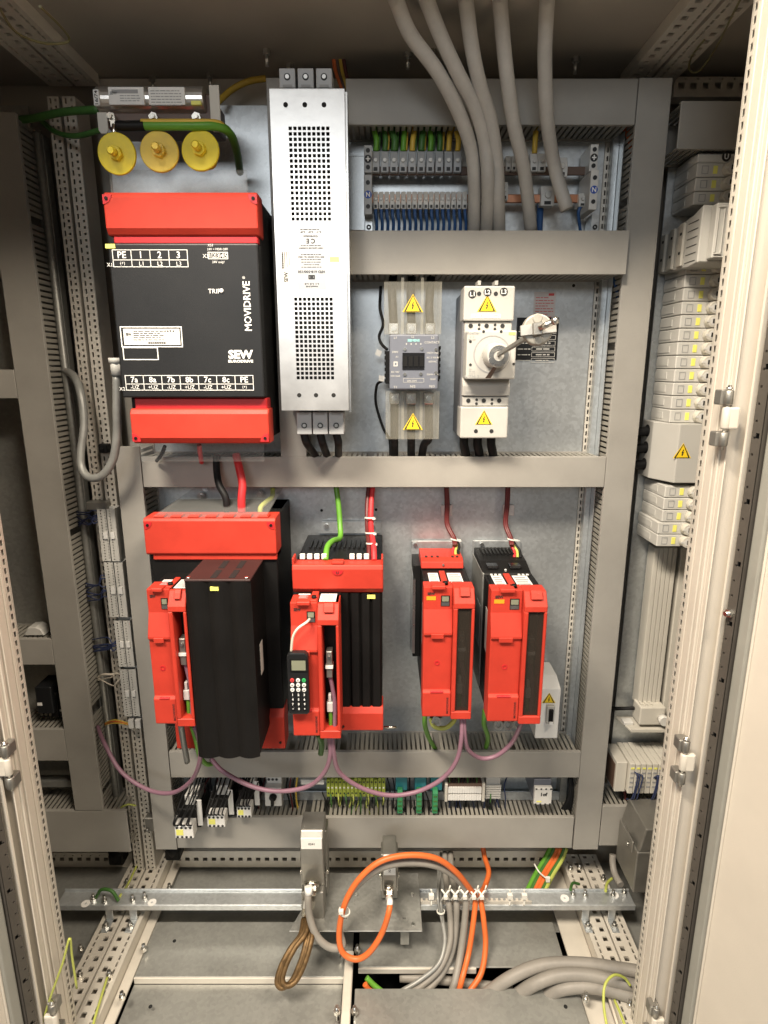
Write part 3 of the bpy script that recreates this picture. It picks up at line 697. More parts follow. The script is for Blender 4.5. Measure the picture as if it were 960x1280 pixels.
for (u, v) in ((506, 436.5), (527, 436), (506, 468), (526, 467.5), (545, 437), (545, 466)):
    a = P(u, v, YC); obj('screw', G().cyl(a, a - VY * .002, .0032, n=10), 'nickel', t)
for top in (1, 0):
    ca, cb = (352, 418) if top else (489, 549)
    x0_, x1_, za_, zb2 = fr(480, 552, ca, cb, 1.27) if top else fr(482, 549, ca, cb, 1.27)
    c = obj('clear_cover', G().box(x0_, x1_, 1.268, 1.271, za_, zb2).box(x0_, x0_ + .002, 1.271, 1.36, za_, zb2).box(x1_ - .002, x1_, 1.271, 1.36, za_, zb2), 'clear', t, .001)
    for kk in (.32, .66):
        xx = x0_ + (x1_ - x0_) * kk; obj('cover_rib', G().box(xx - .003, xx + .003, 1.2655, 1.2679, za_, zb2 + (.007 if top else 0)), 'clear', c)
    a = P(516, 381 if top else 528.5, 1.268); warning_sign(c, a.x, a.z - .002, 1.265, .032)
    for k in range(3):
        u = (492, 514.5, 537.5)[k] if top else (493, 514, 536)[k]; v = 411 if top else 498
        x2, x3, z2, z3 = fr(u - 6, u + 6, v - 7, v + 7, 1.285)
        lug = obj('terminal_lug', G().box(x2, x3, 1.279, 1.30, z2, z3), 'nickel', t, .001)
        obj('bolt', G().hexnut(((x2 + x3) / 2, 1.279, (z2 + z3) / 2), ((x2 + x3) / 2, 1.2745, (z2 + z3) / 2), .0062).cyl(((x2 + x3) / 2, 1.2745, (z2 + z3) / 2), ((x2 + x3) / 2, 1.2725, (z2 + z3) / 2), .0035), 'steel', lug)
        if top: pts = px((u, 405, 1.295), (u - 1, 385, 1.30), (u - 2 + k, 365, 1.315), (u - 1 + k, 350, 1.34), (u + k, 338, 1.36))
        else: pts = px((u, 504, 1.295), (u, 530, 1.30), (u, 548, 1.305), (u + (0, 0, -6)[k], 556, 1.32), (u + (0, 0, -9)[k], 573, 1.345))
        obj('lead', G().tube(pts, .0088), 'cable_black', t)
# thin black wires at its left
cable('control_wire', 'thin black wire hanging left of the contactor, upper length', px((476, 358, 1.36), (475, 385, 1.35), (479, 405, 1.345), (474, 420, 1.345), (477, 430, 1.34), (484, 437, 1.33)), .0032, 'cable_black')
cable('control_wire', 'thin black wire hanging left of the contactor, lower length', px((478, 476, 1.33), (471, 482, 1.34), (470, 505, 1.35), (479, 535, 1.35), (487, 550, 1.35), (488, 573, 1.355)), .0030, 'cable_black')
for (u, v, r_, nm) in ((473, 441, 20, 'white wire tag on the thin black wire, upper'), (477, 473, 35, 'white wire tag on the thin black wire, lower')):
    a = P(u, v, 1.325); w = .0085; c_, s_ = math.cos(R(r_)) * w, math.sin(R(r_)) * w
    single('wire_tag', G().prism([(a.x - c_, a.z - s_), (a.x + s_, a.z - c_), (a.x + c_, a.z + s_), (a.x - s_, a.z + c_)], 'y', a.y, a.y + .002), 'label', nm, 'wire tag', 'wire tags')

# ------------------------------------------------------------------ circuit breaker with long shaft
YB = 1.255
t = thing('circuit_breaker', 'cream main circuit breaker with warning triangles and rotary drive', 'circuit breaker', P(605, 549, 1.32))
bx0, bx1 = P(579, 450, YB).x, P(639, 450, YB).x
zz = lambda v, Y=YB: P(0, v, Y).z
obj('breaker_body', G().box(bx0 - .001, bx1 - .002, YB + .02, YP - .002, zz(547), zz(362)), 'breaker_side', t, .002)
top = obj('top_cover', G().box(bx0 - .002, bx1 + .002, YB + .002, YB + .06, zz(401), zz(357)), 'breaker', t, .003, 2)
bot = obj('bottom_cover', G().box(bx0 - .002, bx1, YB + .002, YB + .06, zz(548), zz(508.5)), 'breaker', t, .003, 2)
for (va, vb) in ((402, 424), (496, 508)):
    st = obj('terminal_strip', G().box(bx0 + .002, bx1, YB + .008, YB + .05, zz(vb), zz(va)), 'breaker', t, .0015)
    for k in range(3):
        x = bx0 + .014 + .032 * k; zc = zz(va + 5)
        obj('screw_hole', G().cyl((x, YB + .0082, zc), (x, YB + .0070, zc), .0045, n=12), 'black_print', st)
        if k < 2:
            for dz in (0, .008): obj('vent_hole', G().cyl((x + .017, YB + .0082, zc + .002 - dz), (x + .017, YB + .0072, zc + .002 - dz), .0028, n=10), 'black_print', st)
lower = obj('lower_apron', G().prism([(YB + .004, zz(495)), (YB + .05, zz(495)), (YB + .05, zz(472)), (YB + .016, zz(472)), (YB + .002, zz(482))], 'x', bx0 + .001, bx1 + .001), 'breaker', t, .0015)
obj('lettering', G().text('NZM2-4', bx0 + .016, zz(490), YB + .0012, h=.0035).text('160 A', bx1 - .018, zz(490), YB + .0012, h=.0035).text('IEC/EN', bx0 + .016, zz(493.3), YB + .0016, h=.0028), 'grey_print', lower)
RX0, RX1, ra, rb = fr(583, 645, 413, 474, 1.225)
rot = obj('rotary_module', G().box(RX0, RX1, 1.225, YB + .02, ra, rb), 'breaker', t, .003, 2)
cx, cz_ = P(615, 443, 1.225).x, P(615, 443, 1.225).z
obj('dial_groove', G().ring((cx, 1.2252, cz_), (0, -1, 0), .0345, .0368, .0009, 36), 'grey_print', rot)
kn = obj('rotary_knob', G().cyl((cx + .005, 1.2249, cz_ - .002), (cx + .007, 1.190, cz_ - .003), .0250, .0225, 32), 'breaker', rot, .002, 2)
obj('knob_insert', G().ring((cx + .007, 1.1898, cz_ - .003), (0, -1, 0), .010, .019, .0015, 24).cyl((cx - .006, 1.1898, cz_ - .012), (cx - .006, 1.187, cz_ - .012), .006, n=10), 'steel', kn)
obj('pointer', G().hexa([(cx + .000, 1.1875, cz_ - .020), (cx + .008, 1.1875, cz_ - .018), (cx + .008, 1.190, cz_ - .018), (cx + .000, 1.190, cz_ - .020), (cx - .012, 1.2235, cz_ - .046), (cx - .001, 1.2235, cz_ - .046), (cx - .001, 1.2248, cz_ - .046), (cx - .012, 1.2248, cz_ - .046)]), 'brown_bakelite', kn)
g = G()
for (s, u, v, h) in (('Moeller', 591, 416, 4), ('NZM 2', 590, 471, 4.2), ('Icu', 588, 461, 2.2), ('50 kA', 590, 464, 2.2), ('415 V', 590, 467, 2.2), ('Ir  Ii', 590, 421, 2.2), ('80-160', 590, 424.5, 2.2)):
    a = q(u, v, 1.225); g.text(s, a[0], a[1], 1.2244, h=h / FPX * 1.2)
obj('lettering', g, 'grey_print', rot, kind='stuff')
x0, x1, za, zb_ = fr(636, 644, 415, 418.5, 1.225); obj('yellow_sticker', G().box(x0, x1, 1.2242, 1.225, za, zb_), 'yellow_tag', rot)
for (u, v) in ((604.5, 414.5), (626.5, 414.5), (588, 427), (588, 456), (642, 455)):
    a = P(u, v, 1.225); obj('screw_hole', G().cyl(a - VY * .0006, a + VY * .001, .0028, n=10), 'black_print', rot)
for k, (u, v) in enumerate(((590.5, 367.5), (609.5, 365), (630, 364.5))):
    a = P(u, v, YB); m = obj('phase_mark', G().cyl((a.x, YB + .002, a.z), (a.x, YB + .001, a.z), .0078, n=20), 'black_print', top)
    obj('lettering', G().text('L%d' % (k + 1), a.x, a.z, YB + .0006, h=.0085, bold=.02), 'white_print', m)
for u in (599, 620): a = P(u, 367, YB); obj('screw_hole', G().cyl((a.x, YB + .002, a.z), (a.x, YB + .0012, a.z), .0042, n=12), 'black_print', top)
for u in (595, 614.5): a = P(u, 539, YB); obj('screw_hole', G().cyl((a.x, YB + .002, a.z), (a.x, YB + .0012, a.z), .0042, n=12), 'black_print', bot)
a = P(609, 382, YB); warning_sign(top, a.x, a.z, YB + .002, .030)
a = P(605, 525, YB); warning_sign(bot, a.x, a.z + .001, YB + .002, .028)
x0, x1, za, zb_ = fr(589, 626, 392.5, 397.5, YB); lb = obj('marking_strip', G().box(x0, x1, YB + .0012, YB + .002, za, zb_), 'label', top)
obj('lettering', G().text('=A TB1 HV1 PP2', (x0 + x1) / 2, (za + zb_) / 2, YB + .0008, w=(x1 - x0) * .92, h=.0045), 'grey_print', lb)
for u in (597, 618): a = P(u, 355.5, YB + .03); obj('clip', G().box(a.x - .003, a.x + .003, YB + .006, YB + .04, a.z - .004, a.z + .004), 'breaker', top)
for k in range(3):
    u = 580 + 17 * k; cable('breaker_cable', ['left', 'middle', 'right'][k] + ' black cable leaving the bottom of the circuit breaker', px((u, 546, 1.30), (u, 556, 1.305), (u + 2, 566, 1.32), (u + 3, 576, 1.345)), .0098, 'cable_black', 'cables below the circuit breaker')
# shaft and coupling toward the door
s0 = Vector((cx + .007, 1.19, cz_ - .001)); s1 = P(663, 419, .94)
t = thing('rotary_shaft', 'square steel shaft with a worn cream coupling disc pointing out of the cabinet', 'switch shaft', s0)
ax = (s1 - s0).normalized(); sd = ax.cross(VZ).normalized(); up = sd.cross(ax)
w = .0034; g = G().hexa([s0 + sd * a * w + up * b * w for a, b in ((-1, -1), (1, -1), (1, 1), (-1, 1))] + [s1 - ax * .01 + sd * a * w + up * b * w for a, b in ((-1, -1), (1, -1), (1, 1), (-1, 1))]); obj('shaft', g, 'zinc_cast', t, .0005)
c = P(672, 412, .93)
dn = Vector((-.10, -1, .05)).normalized(); da = Vector((1, -.1, .10)).normalized(); db = dn.cross(da)
obj('coupling_disc', G().cyl(c + dn * -.008, c + dn * .004, .0235, .022, 30), 'coupling', t, .002, 2)
for s in (1, -1):
    obj('disc_lobe', G().cyl(c + dn * -.006 + db * s * .0155, c + dn * .0055 + db * s * .0155, .0075, .007, 16), 'coupling', t, .001)
g = G(); q4 = lambda a, b, e: c + da * a + db * b + dn * e
g.hexa([q4(-.026, -.0075, .004), q4(.026, -.0075, .004), q4(.026, .0075, .004), q4(-.026, .0075, .004), q4(-.026, -.0075, .0085), q4(.026, -.0075, .0085), q4(.026, .0075, .0085), q4(-.026, .0075, .0085)])
obj('clamp_bar', g, 'screw_dull', t, .0008)
g = G().hexa([q4(-.009, -.009, .0085), q4(.005, -.009, .0085), q4(.005, .009, .0085), q4(-.009, .009, .0085), q4(-.009, -.009, .017), q4(.005, -.009, .017), q4(.005, .009, .017), q4(-.009, .009, .017)])
obj('clamp_block', g, 'zinc_cast', t, .001)
obj('clamp_screw', G().cyl(q4(.0, .0, .017), q4(.018, .006, .026), .0045, n=12).cyl(q4(.018, .006, .026), q4(.024, .008, .029), .0058, n=10), 'steel', t)
# name plates on the bare panel
x0, x1, za, zb_ = fr(667, 694, 365, 396, YP)
t = single('paper_label', G().box(x0, x1, YP - .0012, YP - .0002, za, zb_), 'pink_paper', 'small white paper label on the bare steel panel above the nameplate', 'label')
g = G()
for k in range(8): g.fine(x0 + .004, x1 - (.004 if k % 3 else .016), zb_ - .012 - .0058 * k, YP - .0016, .0022)
g.box(x1 - .016, x1 - .004, YP - .0016, YP - .0012, zb_ - .008, zb_ - .003); obj('lettering', g, 'key_red', t)
x0, x1, za, zb_ = fr(645, 697, 397, 450, YP)
t = single('name_plate', G().box(x0, x1, YP - .002, YP - .0002, za, zb_), 'black_front', 'black engraved nameplate on the bare steel panel beside the breaker', 'nameplate')
g = G()
for k in range(6):
    zc = zb_ - .030 - .0125 * k; g.frame(x0 + .036, x1 - .005, zc - .0048, zc + .0048, YP - .0024, YP - .002, .0008)
    g.fine(x0 + .005, x0 + .033, zc, YP - .0024, .0030); g.fine(x0 + .046, x1 - .016, zc, YP - .0024, .0036)
g.text('R', x1 - .012, zb_ - .009, YP - .0024, h=.010, bold=.04)
obj('lettering', g, 'grey_plastic', t)

# ------------------------------------------------------------------ earth and neutral rails
YT = 1.34
t = thing('earth_rail', 'row of grey earth terminals on a brown bar with green wires', 'terminal strip', P(580, 215, YT))
x0, x1, za, zb_ = fr(464, 745, 208, 216, YT + .012)
obj('bus_bar', G().box(x0, x1, YT + .012, YT + .018, za - .004, zb_), 'brown_bakelite', t, .001)
def clamp(parent, u, v0, v1, Y, w, mat='terminal_white', name='terminal', big=False):
    a0, a1, b0, b1 = fr(u - w / 2, u + w / 2, v0, v1, Y); H = b1 - b0
    o = obj(name, G().prism([(Y + .03, b0), (Y + .001, b0), (Y, b0 + H * .5), (Y + .008, b1), (Y + .03, b1)], 'x', a0, a1), mat, parent, .001)
    xm = (a0 + a1) / 2
    obj('screw', G().cyl((xm, Y + .002, b0 + H * .52), (xm, Y - .004, b0 + H * .52), (a1 - a0) * .24, n=12), 'screw_dull', o)
    obj('clamp_mouth', G().box(xm - (a1 - a0) * .24, xm + (a1 - a0) * .24, Y - .0006, Y + .004, b0 + H * .06, b0 + H * .22), 'black_print', o)
    return o
for k in range(10):
    u = 469.5 + 11.4 * k; clamp(t, u, 187, 215, YT, 9.6, 'terminal_grey')
for u in (636, 643, 649.5, 658): clamp(t, u, 193, 213, YT, 6)
for u in (668, 678): clamp(t, u, 190, 214, YT, 9.6)
clamp(t, 703, 195, 221, YT, 14)
for k in range(10):
    u = 469.5 + 11.4 * k; m = 'cable_yellow' if k in (4, 8, 9) else ('cable_darkgreen' if k % 3 else 'cable_green')
    obj('wire', G().tube(px((u, 189, YT + .01), (u + 1, 175, YT + .008), (u + random.uniform(-3, 4), 163, YT + .015), (u + random.uniform(-3, 5) + (9 if k > 7 else 0), 150, YT + .02)), .0055 if k not in (2, 5) else .0066), m, t)
    if k < 8: obj('wire', G().tube(px((u + 4, 188, YT + .014), (u + 5, 170, YT + .016), (u + 6, 150, YT + .025)), .0028), 'cable_yellow' if k % 2 else 'cable_darkgreen', t)
obj('wire', G().tube(px((668, 192, YT + .01), (669, 175, YT + .008), (671, 152, YT + .02)), .0055), 'cable_yellow', t)
t = thing('neutral_rail', 'row of small white neutral terminals with blue wires on a copper bar', 'terminal strip', P(580, 263, YT))
x0, x1, za, zb_ = fr(464, 735, 244, 252, YT + .012)
obj('bus_bar', G().box(x0, x1, YT + .012, YT + .018, za - .002, zb_ + .002), 'copper', t, .001)
for k in range(17):
    u = 469.5 + 6.98 * k; clamp(t, u, 238, 261, YT, 6.1)
    obj('wire', G().tube(px((u, 259, YT + .006), (u + .4, 270, YT + .004), (u + 1.5, 279, YT + .01), (u + 1, 292, YT + .02)), .0034), 'cable_blue', t)
for (u, w, a, b) in ((602, 7, 236, 258), (631, 9, 226, 250), (685, 17, 231, 257), (728.5, 9, 240, 258)): clamp(t, u, a, b, YT, w)
obj('wire', G().tube(px((726, 257, YT + .006), (723, 268, YT + .008), (726, 292, YT + .03)), .0034), 'cable_blue', t)
obj('wire', G().tube(px((676, 256, YT + .02), (675, 266, YT + .03), (674, 290, YT + .04)), .007), 'cable_blue', t)
for nm, u, segs in (('left', 459.5, ((181, 216, .0), (218, 268, -.012))), ('right', 742, ((180, 214, .0), (212, 262, -.014)))):
    t = thing('rail_end_bracket', '%s grey end bracket holding the earth and neutral bars' % nm, 'bracket', P(u, 285, YT), 'rail end brackets')
    for (a, b, dy) in segs:
        x0, x1, za, zb_ = fr(u - 4.5, u + 5.5, a, b, 1.325 + dy)
        o = obj('bracket_leg', G().box(x0, x1, 1.325 + dy, 1.39, za, zb_), 'terminal_grey' if nm == 'left' else 'terminal_white', t, .0015, 2)
        for k in (.2, .8): obj('screw', G().cyl(((x0 + x1) / 2, 1.325 + dy, za + (zb_ - za) * k), ((x0 + x1) / 2, 1.3235 + dy, za + (zb_ - za) * k), .0042, n=12), 'black_print', o)
        xm, zm = (x0 + x1) / 2, (za + zb_) / 2
        d = obj('round_mark', G().cyl((xm, 1.325 + dy, zm), (xm, 1.3242 + dy, zm), .0074, n=20), 'blue_mark' if dy else 'black_print', o)
        obj('lettering', G().text('N' if dy else '+', xm, zm, 1.3238 + dy, h=.009, bold=.03), 'white_print', d)
    x0, x1, za, zb_ = fr(u - 3, u + 6, 268, 292, 1.35); obj('foot', G().box(x0, x1, 1.35, 1.39, za, zb_), 'galv', t); a = P(u + 1.5, 284, 1.35); obj('screw', G().ring((a.x, 1.35, a.z), (0, -1, 0), .002, .005, .002, 12), 'black_print', t)
x0, x1, za, zb_ = fr(432, 456, 195, 288, 1.365); single('support_plate', G().box(x0, x1, 1.365, 1.368, za, zb_), 'galv', 'bright steel support plate between the filter and the neutral terminals', 'plate', None, .001)
# five grey cables down from the roof
GC = [[(488, -14), (495, 0), (513, 43), (547, 90), (573, 140), (589, 187), (593, 233), (592, 292)],
      [(527, -14), (533, 0), (553, 50), (573, 93), (593, 133), (606, 180), (610, 233), (608, 292)],
      [(579, -14), (582, 0), (590, 60), (600, 107), (613, 150), (621, 204), (623, 246), (624, 292)],
      [(624, -14), (625, 0), (631, 71), (641, 149), (655, 212), (664, 290)],
      [(685, -14), (684, 0), (681, 71), (684, 149), (694, 212), (709, 262)]]
for k, path in enumerate(GC):
    n = len(path); y0 = [1.10, 1.12, 1.13, 1.12, 1.10][k]
    pts = [P(u, v, y0 + (1.295 - .012 * (k % 2) - y0) * min(1, (i / (n - 1)) * 1.25)) for i, (u, v) in enumerate(path)]
    if k < 4: pts[-1] = P(path[-1][0], path[-1][1], 1.345)
    cable('supply_cable', ['leftmost', 'second', 'third', 'fourth', 'rightmost, cut short'][k] + ' thick grey cable hanging from the roof' + (' counted from the left' if 0 < k < 4 else ''), pts, .0128, 'cable_pale', 'grey cables from the roof', 14)
# ------------------------------------------------------------------ red drives of the lower row
def control_head(t, x0, x1, zt, zb, yf, yb, glass, keypad=False, led=False, split=.56):
    """red control head: stepped left half, right half with a tall window"""
    H = zt - zb; xs = x0 + (x1 - x0) * split; bz = lambda f: zt - H * f
    prof = [(yb, zt), (yf + .016, zt), (yf + .016, bz(.17)), (yf + .001, bz(.33)), (yf + .001, bz(.35)), (yf + .006, bz(.352)), (yf + .006, bz(.785)), (yf + .003, bz(.79)), (yf, bz(.80)), (yf, zb + .003), (yf + .004, zb), (yb, zb)]
    sh = obj('control_cover', G().prism(prof, 'x', x0, xs), 'red', t, .002, 2)
    xi = xs + .009; xo = x1 - .006
    rp = [(yb, zt - .001), (yf + .014, zt - .001), (yf - .004, bz(.10)), (yf - .004, bz(.14)), (yb, bz(.14))]
    fr_ = G().prism(rp, 'x', xs + .0004, x1); low = [(yb, bz(.945)), (yf - .004, bz(.945)), (yf - .004, zb - .002), (yb, zb - .002)]
    fr_.prism(low, 'x', xs + .0004, x1); fr_.box(xs + .0004, xi, yf - .004, yb, bz(.945), bz(.14)); fr_.box(xo, x1, yf - .004, yb, bz(.945), bz(.14))
    wf = obj('window_frame', fr_, 'red', t, .0015)
    obj('window_recess', G().box(xi, xo, yf + .042, yf + .045, bz(.945), bz(.14)), 'black', t)
    if glass: obj('window_pane', G().box(xi, xo, yf + .001, yf + .003, bz(.945), bz(.14)), 'smoked', t)
    # tabs, window latch, marks
    xm = (x0 + xs) / 2; w = (xs - x0)
    obj('latch_tab', G().box(xm - w * .24, xm + w * .24, yf + .008, yf + .03, zt - .004, zt + .004), 'red', sh, .0015)
    obj('latch_tab', G().prism([(yf + .004, zt - .004), (yf + .010, zt + .002), (yf + .016, zt + .001), (yf + .016, zt - .014), (yf - .002, zt - .014)], 'x', xi + .004, xo - .004), 'red', wf, .001)
    obj('catch', G().box(xm - w * .24, xm + w * .20, yf - .0012, yf + .005, bz(.372), bz(.335)), 'red', sh, .0008)
    obj('catch', G().box(xm - w * .22, xm + w * .22, yf - .001, yf + .004, bz(.80), bz(.787)), 'red_deep', sh, .0005)
    g = G().ring((xm, yf + .006, bz(.57)), (0, -1, 0), .003, .0055, .001, 18); obj('round_mark', g, 'red_deep', sh)
    obj('lettering', G().text('SEW', x0 + w * .26, bz(.052), yf + .0155, w=w * .26, h=.0065, bold=.05), 'black_print', sh); obj('lettering', G().text('MOVIDRIVE', xs - w * .12, bz(.90), yf - .0005, w=H * .13, h=.0045, rot=90, bold=.01), 'black_print', sh)
    if led: obj('name_sticker', G().box(x0 + w * .10, x0 + w * .42, yf + .0152, yf + .016, bz(.100), bz(.072)), 'orange_led', sh)
    dx0, dx1 = x0 + w * .60, x0 + w * .90
    d = obj('display_recess', G().box(dx0, dx1, yf + .0152, yf + .0165, bz(.145), bz(.065)), 'black', sh)
    obj('display', G().box(dx0 + .002, dx1 - .002, yf + .0142, yf + .0152, bz(.108), bz(.072)), 'screen', d); obj('port', G().box(dx0 + .001, dx1 - .001, yf + .0145, yf + .0152, bz(.142), bz(.115)), 'steel', d)
    # plugs and leads inside the window
    xc = (xi + xo) / 2
    pl = obj('data_plug', G().box(xc - .008, xc + .004, yf + .012, yf + .035, bz(.56), bz(.36)), 'zinc_cast', t, .001)
    obj('plug_screw', G().cyl((xc - .002, yf + .012, bz(.40)), (xc - .002, yf + .008, bz(.40)), .003, n=10), 'steel', pl); obj('plug_ring', G().box(xc - .0095, xc + .0055, yf + .009, yf + .03, bz(.485), bz(.465)), 'label', pl)
    obj('violet_lead', G().tube([(xc - .002, yf + .022, bz(.56)), (xc + .003, yf + .020, bz(.66)), (xc + .007, yf + .018, bz(.78)), (xc + .006, yf + .016, bz(.97))], .0045), 'cable_violet', t)
    p2 = obj('white_plug', G().box(xc - .009, xc + .003, yf + .014, yf + .03, bz(.835), bz(.76)).box(xc - .006, xc + .000, yf + .016, yf + .026, bz(.76), bz(.70)), 'terminal_white', t, .001)
    obj('green_lead', G().tube([(xc - .003, yf + .022, bz(.835)), (xc - .002, yf + .02, bz(.90)), (xc - .003, yf + .02, bz(.975))], .0042), 'cable_green', t)
    return sh
def top_deck(t, x0, x1, z_, y0, y1):
    """labelled black deck behind the head with its red release tab"""
    d = obj('deck', G().box(x0, x1, y0, y1, z_ - .02, z_), 'black', t); w = x1 - x0; e = .0008
    for (a, b) in ((.08, .34), (.58, .94)):
        l = obj('rating_label', G().box(x0 + w * a, x0 + w * b, y0 + .003, y1 - .004, z_, z_ + e), 'label', d); g = G()
        for k in range(6):
            g.box(x0 + w * (a + .03), x0 + w * (b - .03 - .04 * (k % 2)), y0 + .006 + (y1 - y0 - .014) * k / 6, y0 + .006 + (y1 - y0 - .014) * (k + .55) / 6, z_ + e, z_ + e * 1.5)
        obj('lettering', g, 'grey_print', l)
    obj('release_tab', G().box(x0 + w * .38, x0 + w * .53, y0 + .001, y1 + .003, z_, z_ + .004), 'red', d, .001)
    obj('tab_button', G().cyl((x0 + w * .46, y0 + .012, z_ + .004), (x0 + w * .46, y0 + .012, z_ + .009), .005, n=12), 'black', d)

# ---- drive A: big one with the finned black block
t = thing('servo_drive', 'largest red and black drive with a big black finned block in front', 'drive unit', (-.36, YP, P(0, 935, 1.2).z), 'red drives of the lower row')
AX0, AX1 = -.497, -.224
zc0, zc1 = P(0, 694, 1.2).z, P(0, 648, 1.2).z
obj('housing', G().box(AX0 + .005, AX1 - .001, 1.212, YP - .002, P(0, 912, 1.2).z, zc1 - .002), 'black', t, .002)
obj('housing_rear', G().box(AX0 + .02, AX1 - .003, 1.30, YP - .003, zc1 - .002, P(0, 640, 1.30).z), 'black', t)
tc = obj('top_cover', G().prism([(1.26, zc1), (1.204, zc1), (1.2, zc1 - .006), (1.2, zc0 + .004), (1.204, zc0), (1.26, zc0)], 'x', AX0, AX1), 'red', t, .002, 2)
obj('cover_lip', G().box(AX0 + .012, AX1 - .001, 1.206, 1.26, P(0, 701, 1.2).z, zc0), 'red', t, .0015)
for sx, x in ((1, AX0), (-1, AX1)): corner_pocket(tc, x + sx * .003, zc1 - .008, 1.2, sx, -1, .015)
for k in range(7):
    x = AX0 + .02 + k * .036; obj('cover_notch', G().box(x, x + .022, 1.203, 1.23, zc1, zc1 + .004), 'red', tc, .001)
gz = zc1 + .001
obj('clear_guard', G().hexa([(AX0 + .02, 1.204, gz), (AX1 - .02, 1.204, gz), (AX1 - .01, 1.37, gz + .03), (AX0 + .06, 1.37, gz + .03), (AX0 + .02, 1.204, gz + .0025), (AX1 - .02, 1.204, gz + .0025), (AX1 - .01, 1.37, gz + .0325), (AX0 + .06, 1.37, gz + .0325)]), 'clear_plate', t)
lw = obj('bottom_cover', G().prism([(1.25, P(0, 888, 1.2).z), (1.214, P(0, 888, 1.2).z), (1.2, P(0, 897, 1.2).z), (1.2, P(0, 936, 1.2).z), (1.25, P(0, 936, 1.2).z)], 'x', AX0 + .028, AX1 + .001), 'red', t, .002, 2)
screw(lw, AX1 - .01, 1.2, P(0, 928, 1.2).z, .003, 'black')
hz1, hz0 = P(0, 727, 1.08).z, P(0, 948, 1.08).z; BX0, BX1 = -.381, -.2545; BW = BX1 - BX0
blk = obj('finned_block', G().box(BX0 + .0015, BX1 - .0015, 1.0865, 1.212, hz0 + .001, hz1 - .001), 'heat_sink', t)
for k in range(3):
    a = BX0 + BW * k / 3; b_ = BX0 + BW * (k + 1) / 3; n = 7
    pts = [(a + (b_ - a) * i / n, 1.0865 - .0088 * (math.sin(math.pi * (.06 + .88 * i / n)) - .19)) for i in range(n + 1)] + [(b_, 1.0866), (a, 1.0866)]
    obj('profile_rib', G().prism(pts, 'z', hz0, hz1), 'heat_sink', blk)
lid = obj('block_lid', G().box(BX0, BX1, 1.082, 1.212, hz1 - .001, hz1 + .003), 'maroon', t, .001)
for (fx) in (.42, .70):
    for (ya, yb_) in ((1.092, 1.138), (1.150, 1.196)):
        x = BX0 + BW * fx; obj('lid_slot', G().box(x - .006, x + .006, ya, yb_, hz1 + .0031, hz1 + .0036), 'dark_gap', lid)
for fx in (.05, .93):
    obj('lid_screw', G().cyl((BX0 + BW * fx, 1.09, hz1 + .003), (BX0 + BW * fx, 1.09, hz1 + .006), .004, n=12), 'steel', lid)
x0, x1, za, zb_ = fr(262.5, 273, 734, 738.5, 1.078); obj('yellow_sticker', G().box(x0, x1, 1.078, 1.0835, za, zb_), 'yellow_tag', t)
obj('side_label', G().box(BX1 - .0014, BX1 - .0008, 1.14, 1.165, P(0, 841, 1.15).z, P(0, 803, 1.15).z), 'grey_plastic', t)
hx0, hx1 = -.4645, -.3835; za, zb_ = P(0, 740, 1.09).z, P(0, 906, 1.09).z
control_head(t, hx0, hx1, za, zb_, 1.09, 1.15, False)
obj('head_body', G().box(hx0 + .004, hx1 - .001, 1.151, 1.212, zb_ + .004, za - .003), 'black', t)
top_deck(t, hx0 + .010, hx1, za - .001, 1.11, 1.165)

# ---- drive B
t = thing('servo_drive', 'red drive with a handheld keypad plugged on, ribbed black heat sink at right', 'drive unit', (-.09, YP, P(0, 915, 1.15).z), 'red drives of the lower row')
BX0, BX1 = P(365, 722, 1.16).x, P(479, 722, 1.16).x
zt, zcb = P(0, 705, 1.16).z, P(0, 743, 1.16).z
obj('housing', G().box(BX0 + .004, BX1 - .002, 1.215, YP - .004, P(0, 905, 1.16).z, zt - .004), 'black', t, .002)
tc = obj('top_cover', G().prism([(1.21, zt - .004), (1.164, zt - .003), (1.16, zt - .012), (1.162, zcb + .012), (1.17, zcb), (1.21, zcb)], 'x', BX0, BX1), 'red', t, .003, 2)
for x in (BX0, BX1 - .004): obj('cover_ear', G().box(x, x + .004, 1.166, 1.20, zt - .004, zt + .010), 'red', tc, .001)
xm = (BX0 + BX1) / 2; obj('cover_notch', G().box(xm - .012, xm + .012, 1.164, 1.185, zt - .003, zt + .003), 'red', tc, .001)
obj('latch_pocket', G().prism([(xm + .011 * math.cos(math.pi + i * math.pi / 8), zt - .014 + .010 * math.sin(math.pi + i * math.pi / 8)) for i in range(9)], 'y', 1.1588, 1.161), 'red_deep', tc)
obj('lettering', G().text('U', xm, zt - .018, 1.158, h=.006, bold=.02), 'black_print', tc)
gv = obj('vent_grille', G().box(BX0 + .006, BX1 - .003, 1.20, 1.385, zt - .0045, zt - .002), 'black', t)
for k in range(14):
    x = BX0 + .022 + k * .0108; obj('vent_bar', G().box(x, x + .0042, 1.27, 1.335, zt - .0015, zt + .0025), 'black', gv)
for k in (0, 1, 2, 3, 6.9, 7.9, 8.9):
    x = BX0 + .012 + k * .0150; obj('terminal', G().box(x, x + .0105, 1.196, 1.204, zt - .002, zt + .009), 'label', t, .001)
obj('mounting_flange', G().hexa([(BX0 + .03, 1.388, zt + .002), (BX1 - .004, 1.388, zt + .002), (BX1 - .004, 1.392, zt + .002), (BX0 + .03, 1.392, zt + .002), (BX0 + .04, 1.388, zt + .030), (BX1 - .006, 1.388, zt + .030), (BX1 - .006, 1.392, zt + .030), (BX0 + .04, 1.392, zt + .030)]), 'galv', t)
for x in (BX0 + .05, BX1 - .026): obj('bolt', G().hexnut((x, 1.388, zt + .020), (x, 1.382, zt + .020), .006), 'steel', t)
sx0 = P(424, 800, 1.16).x
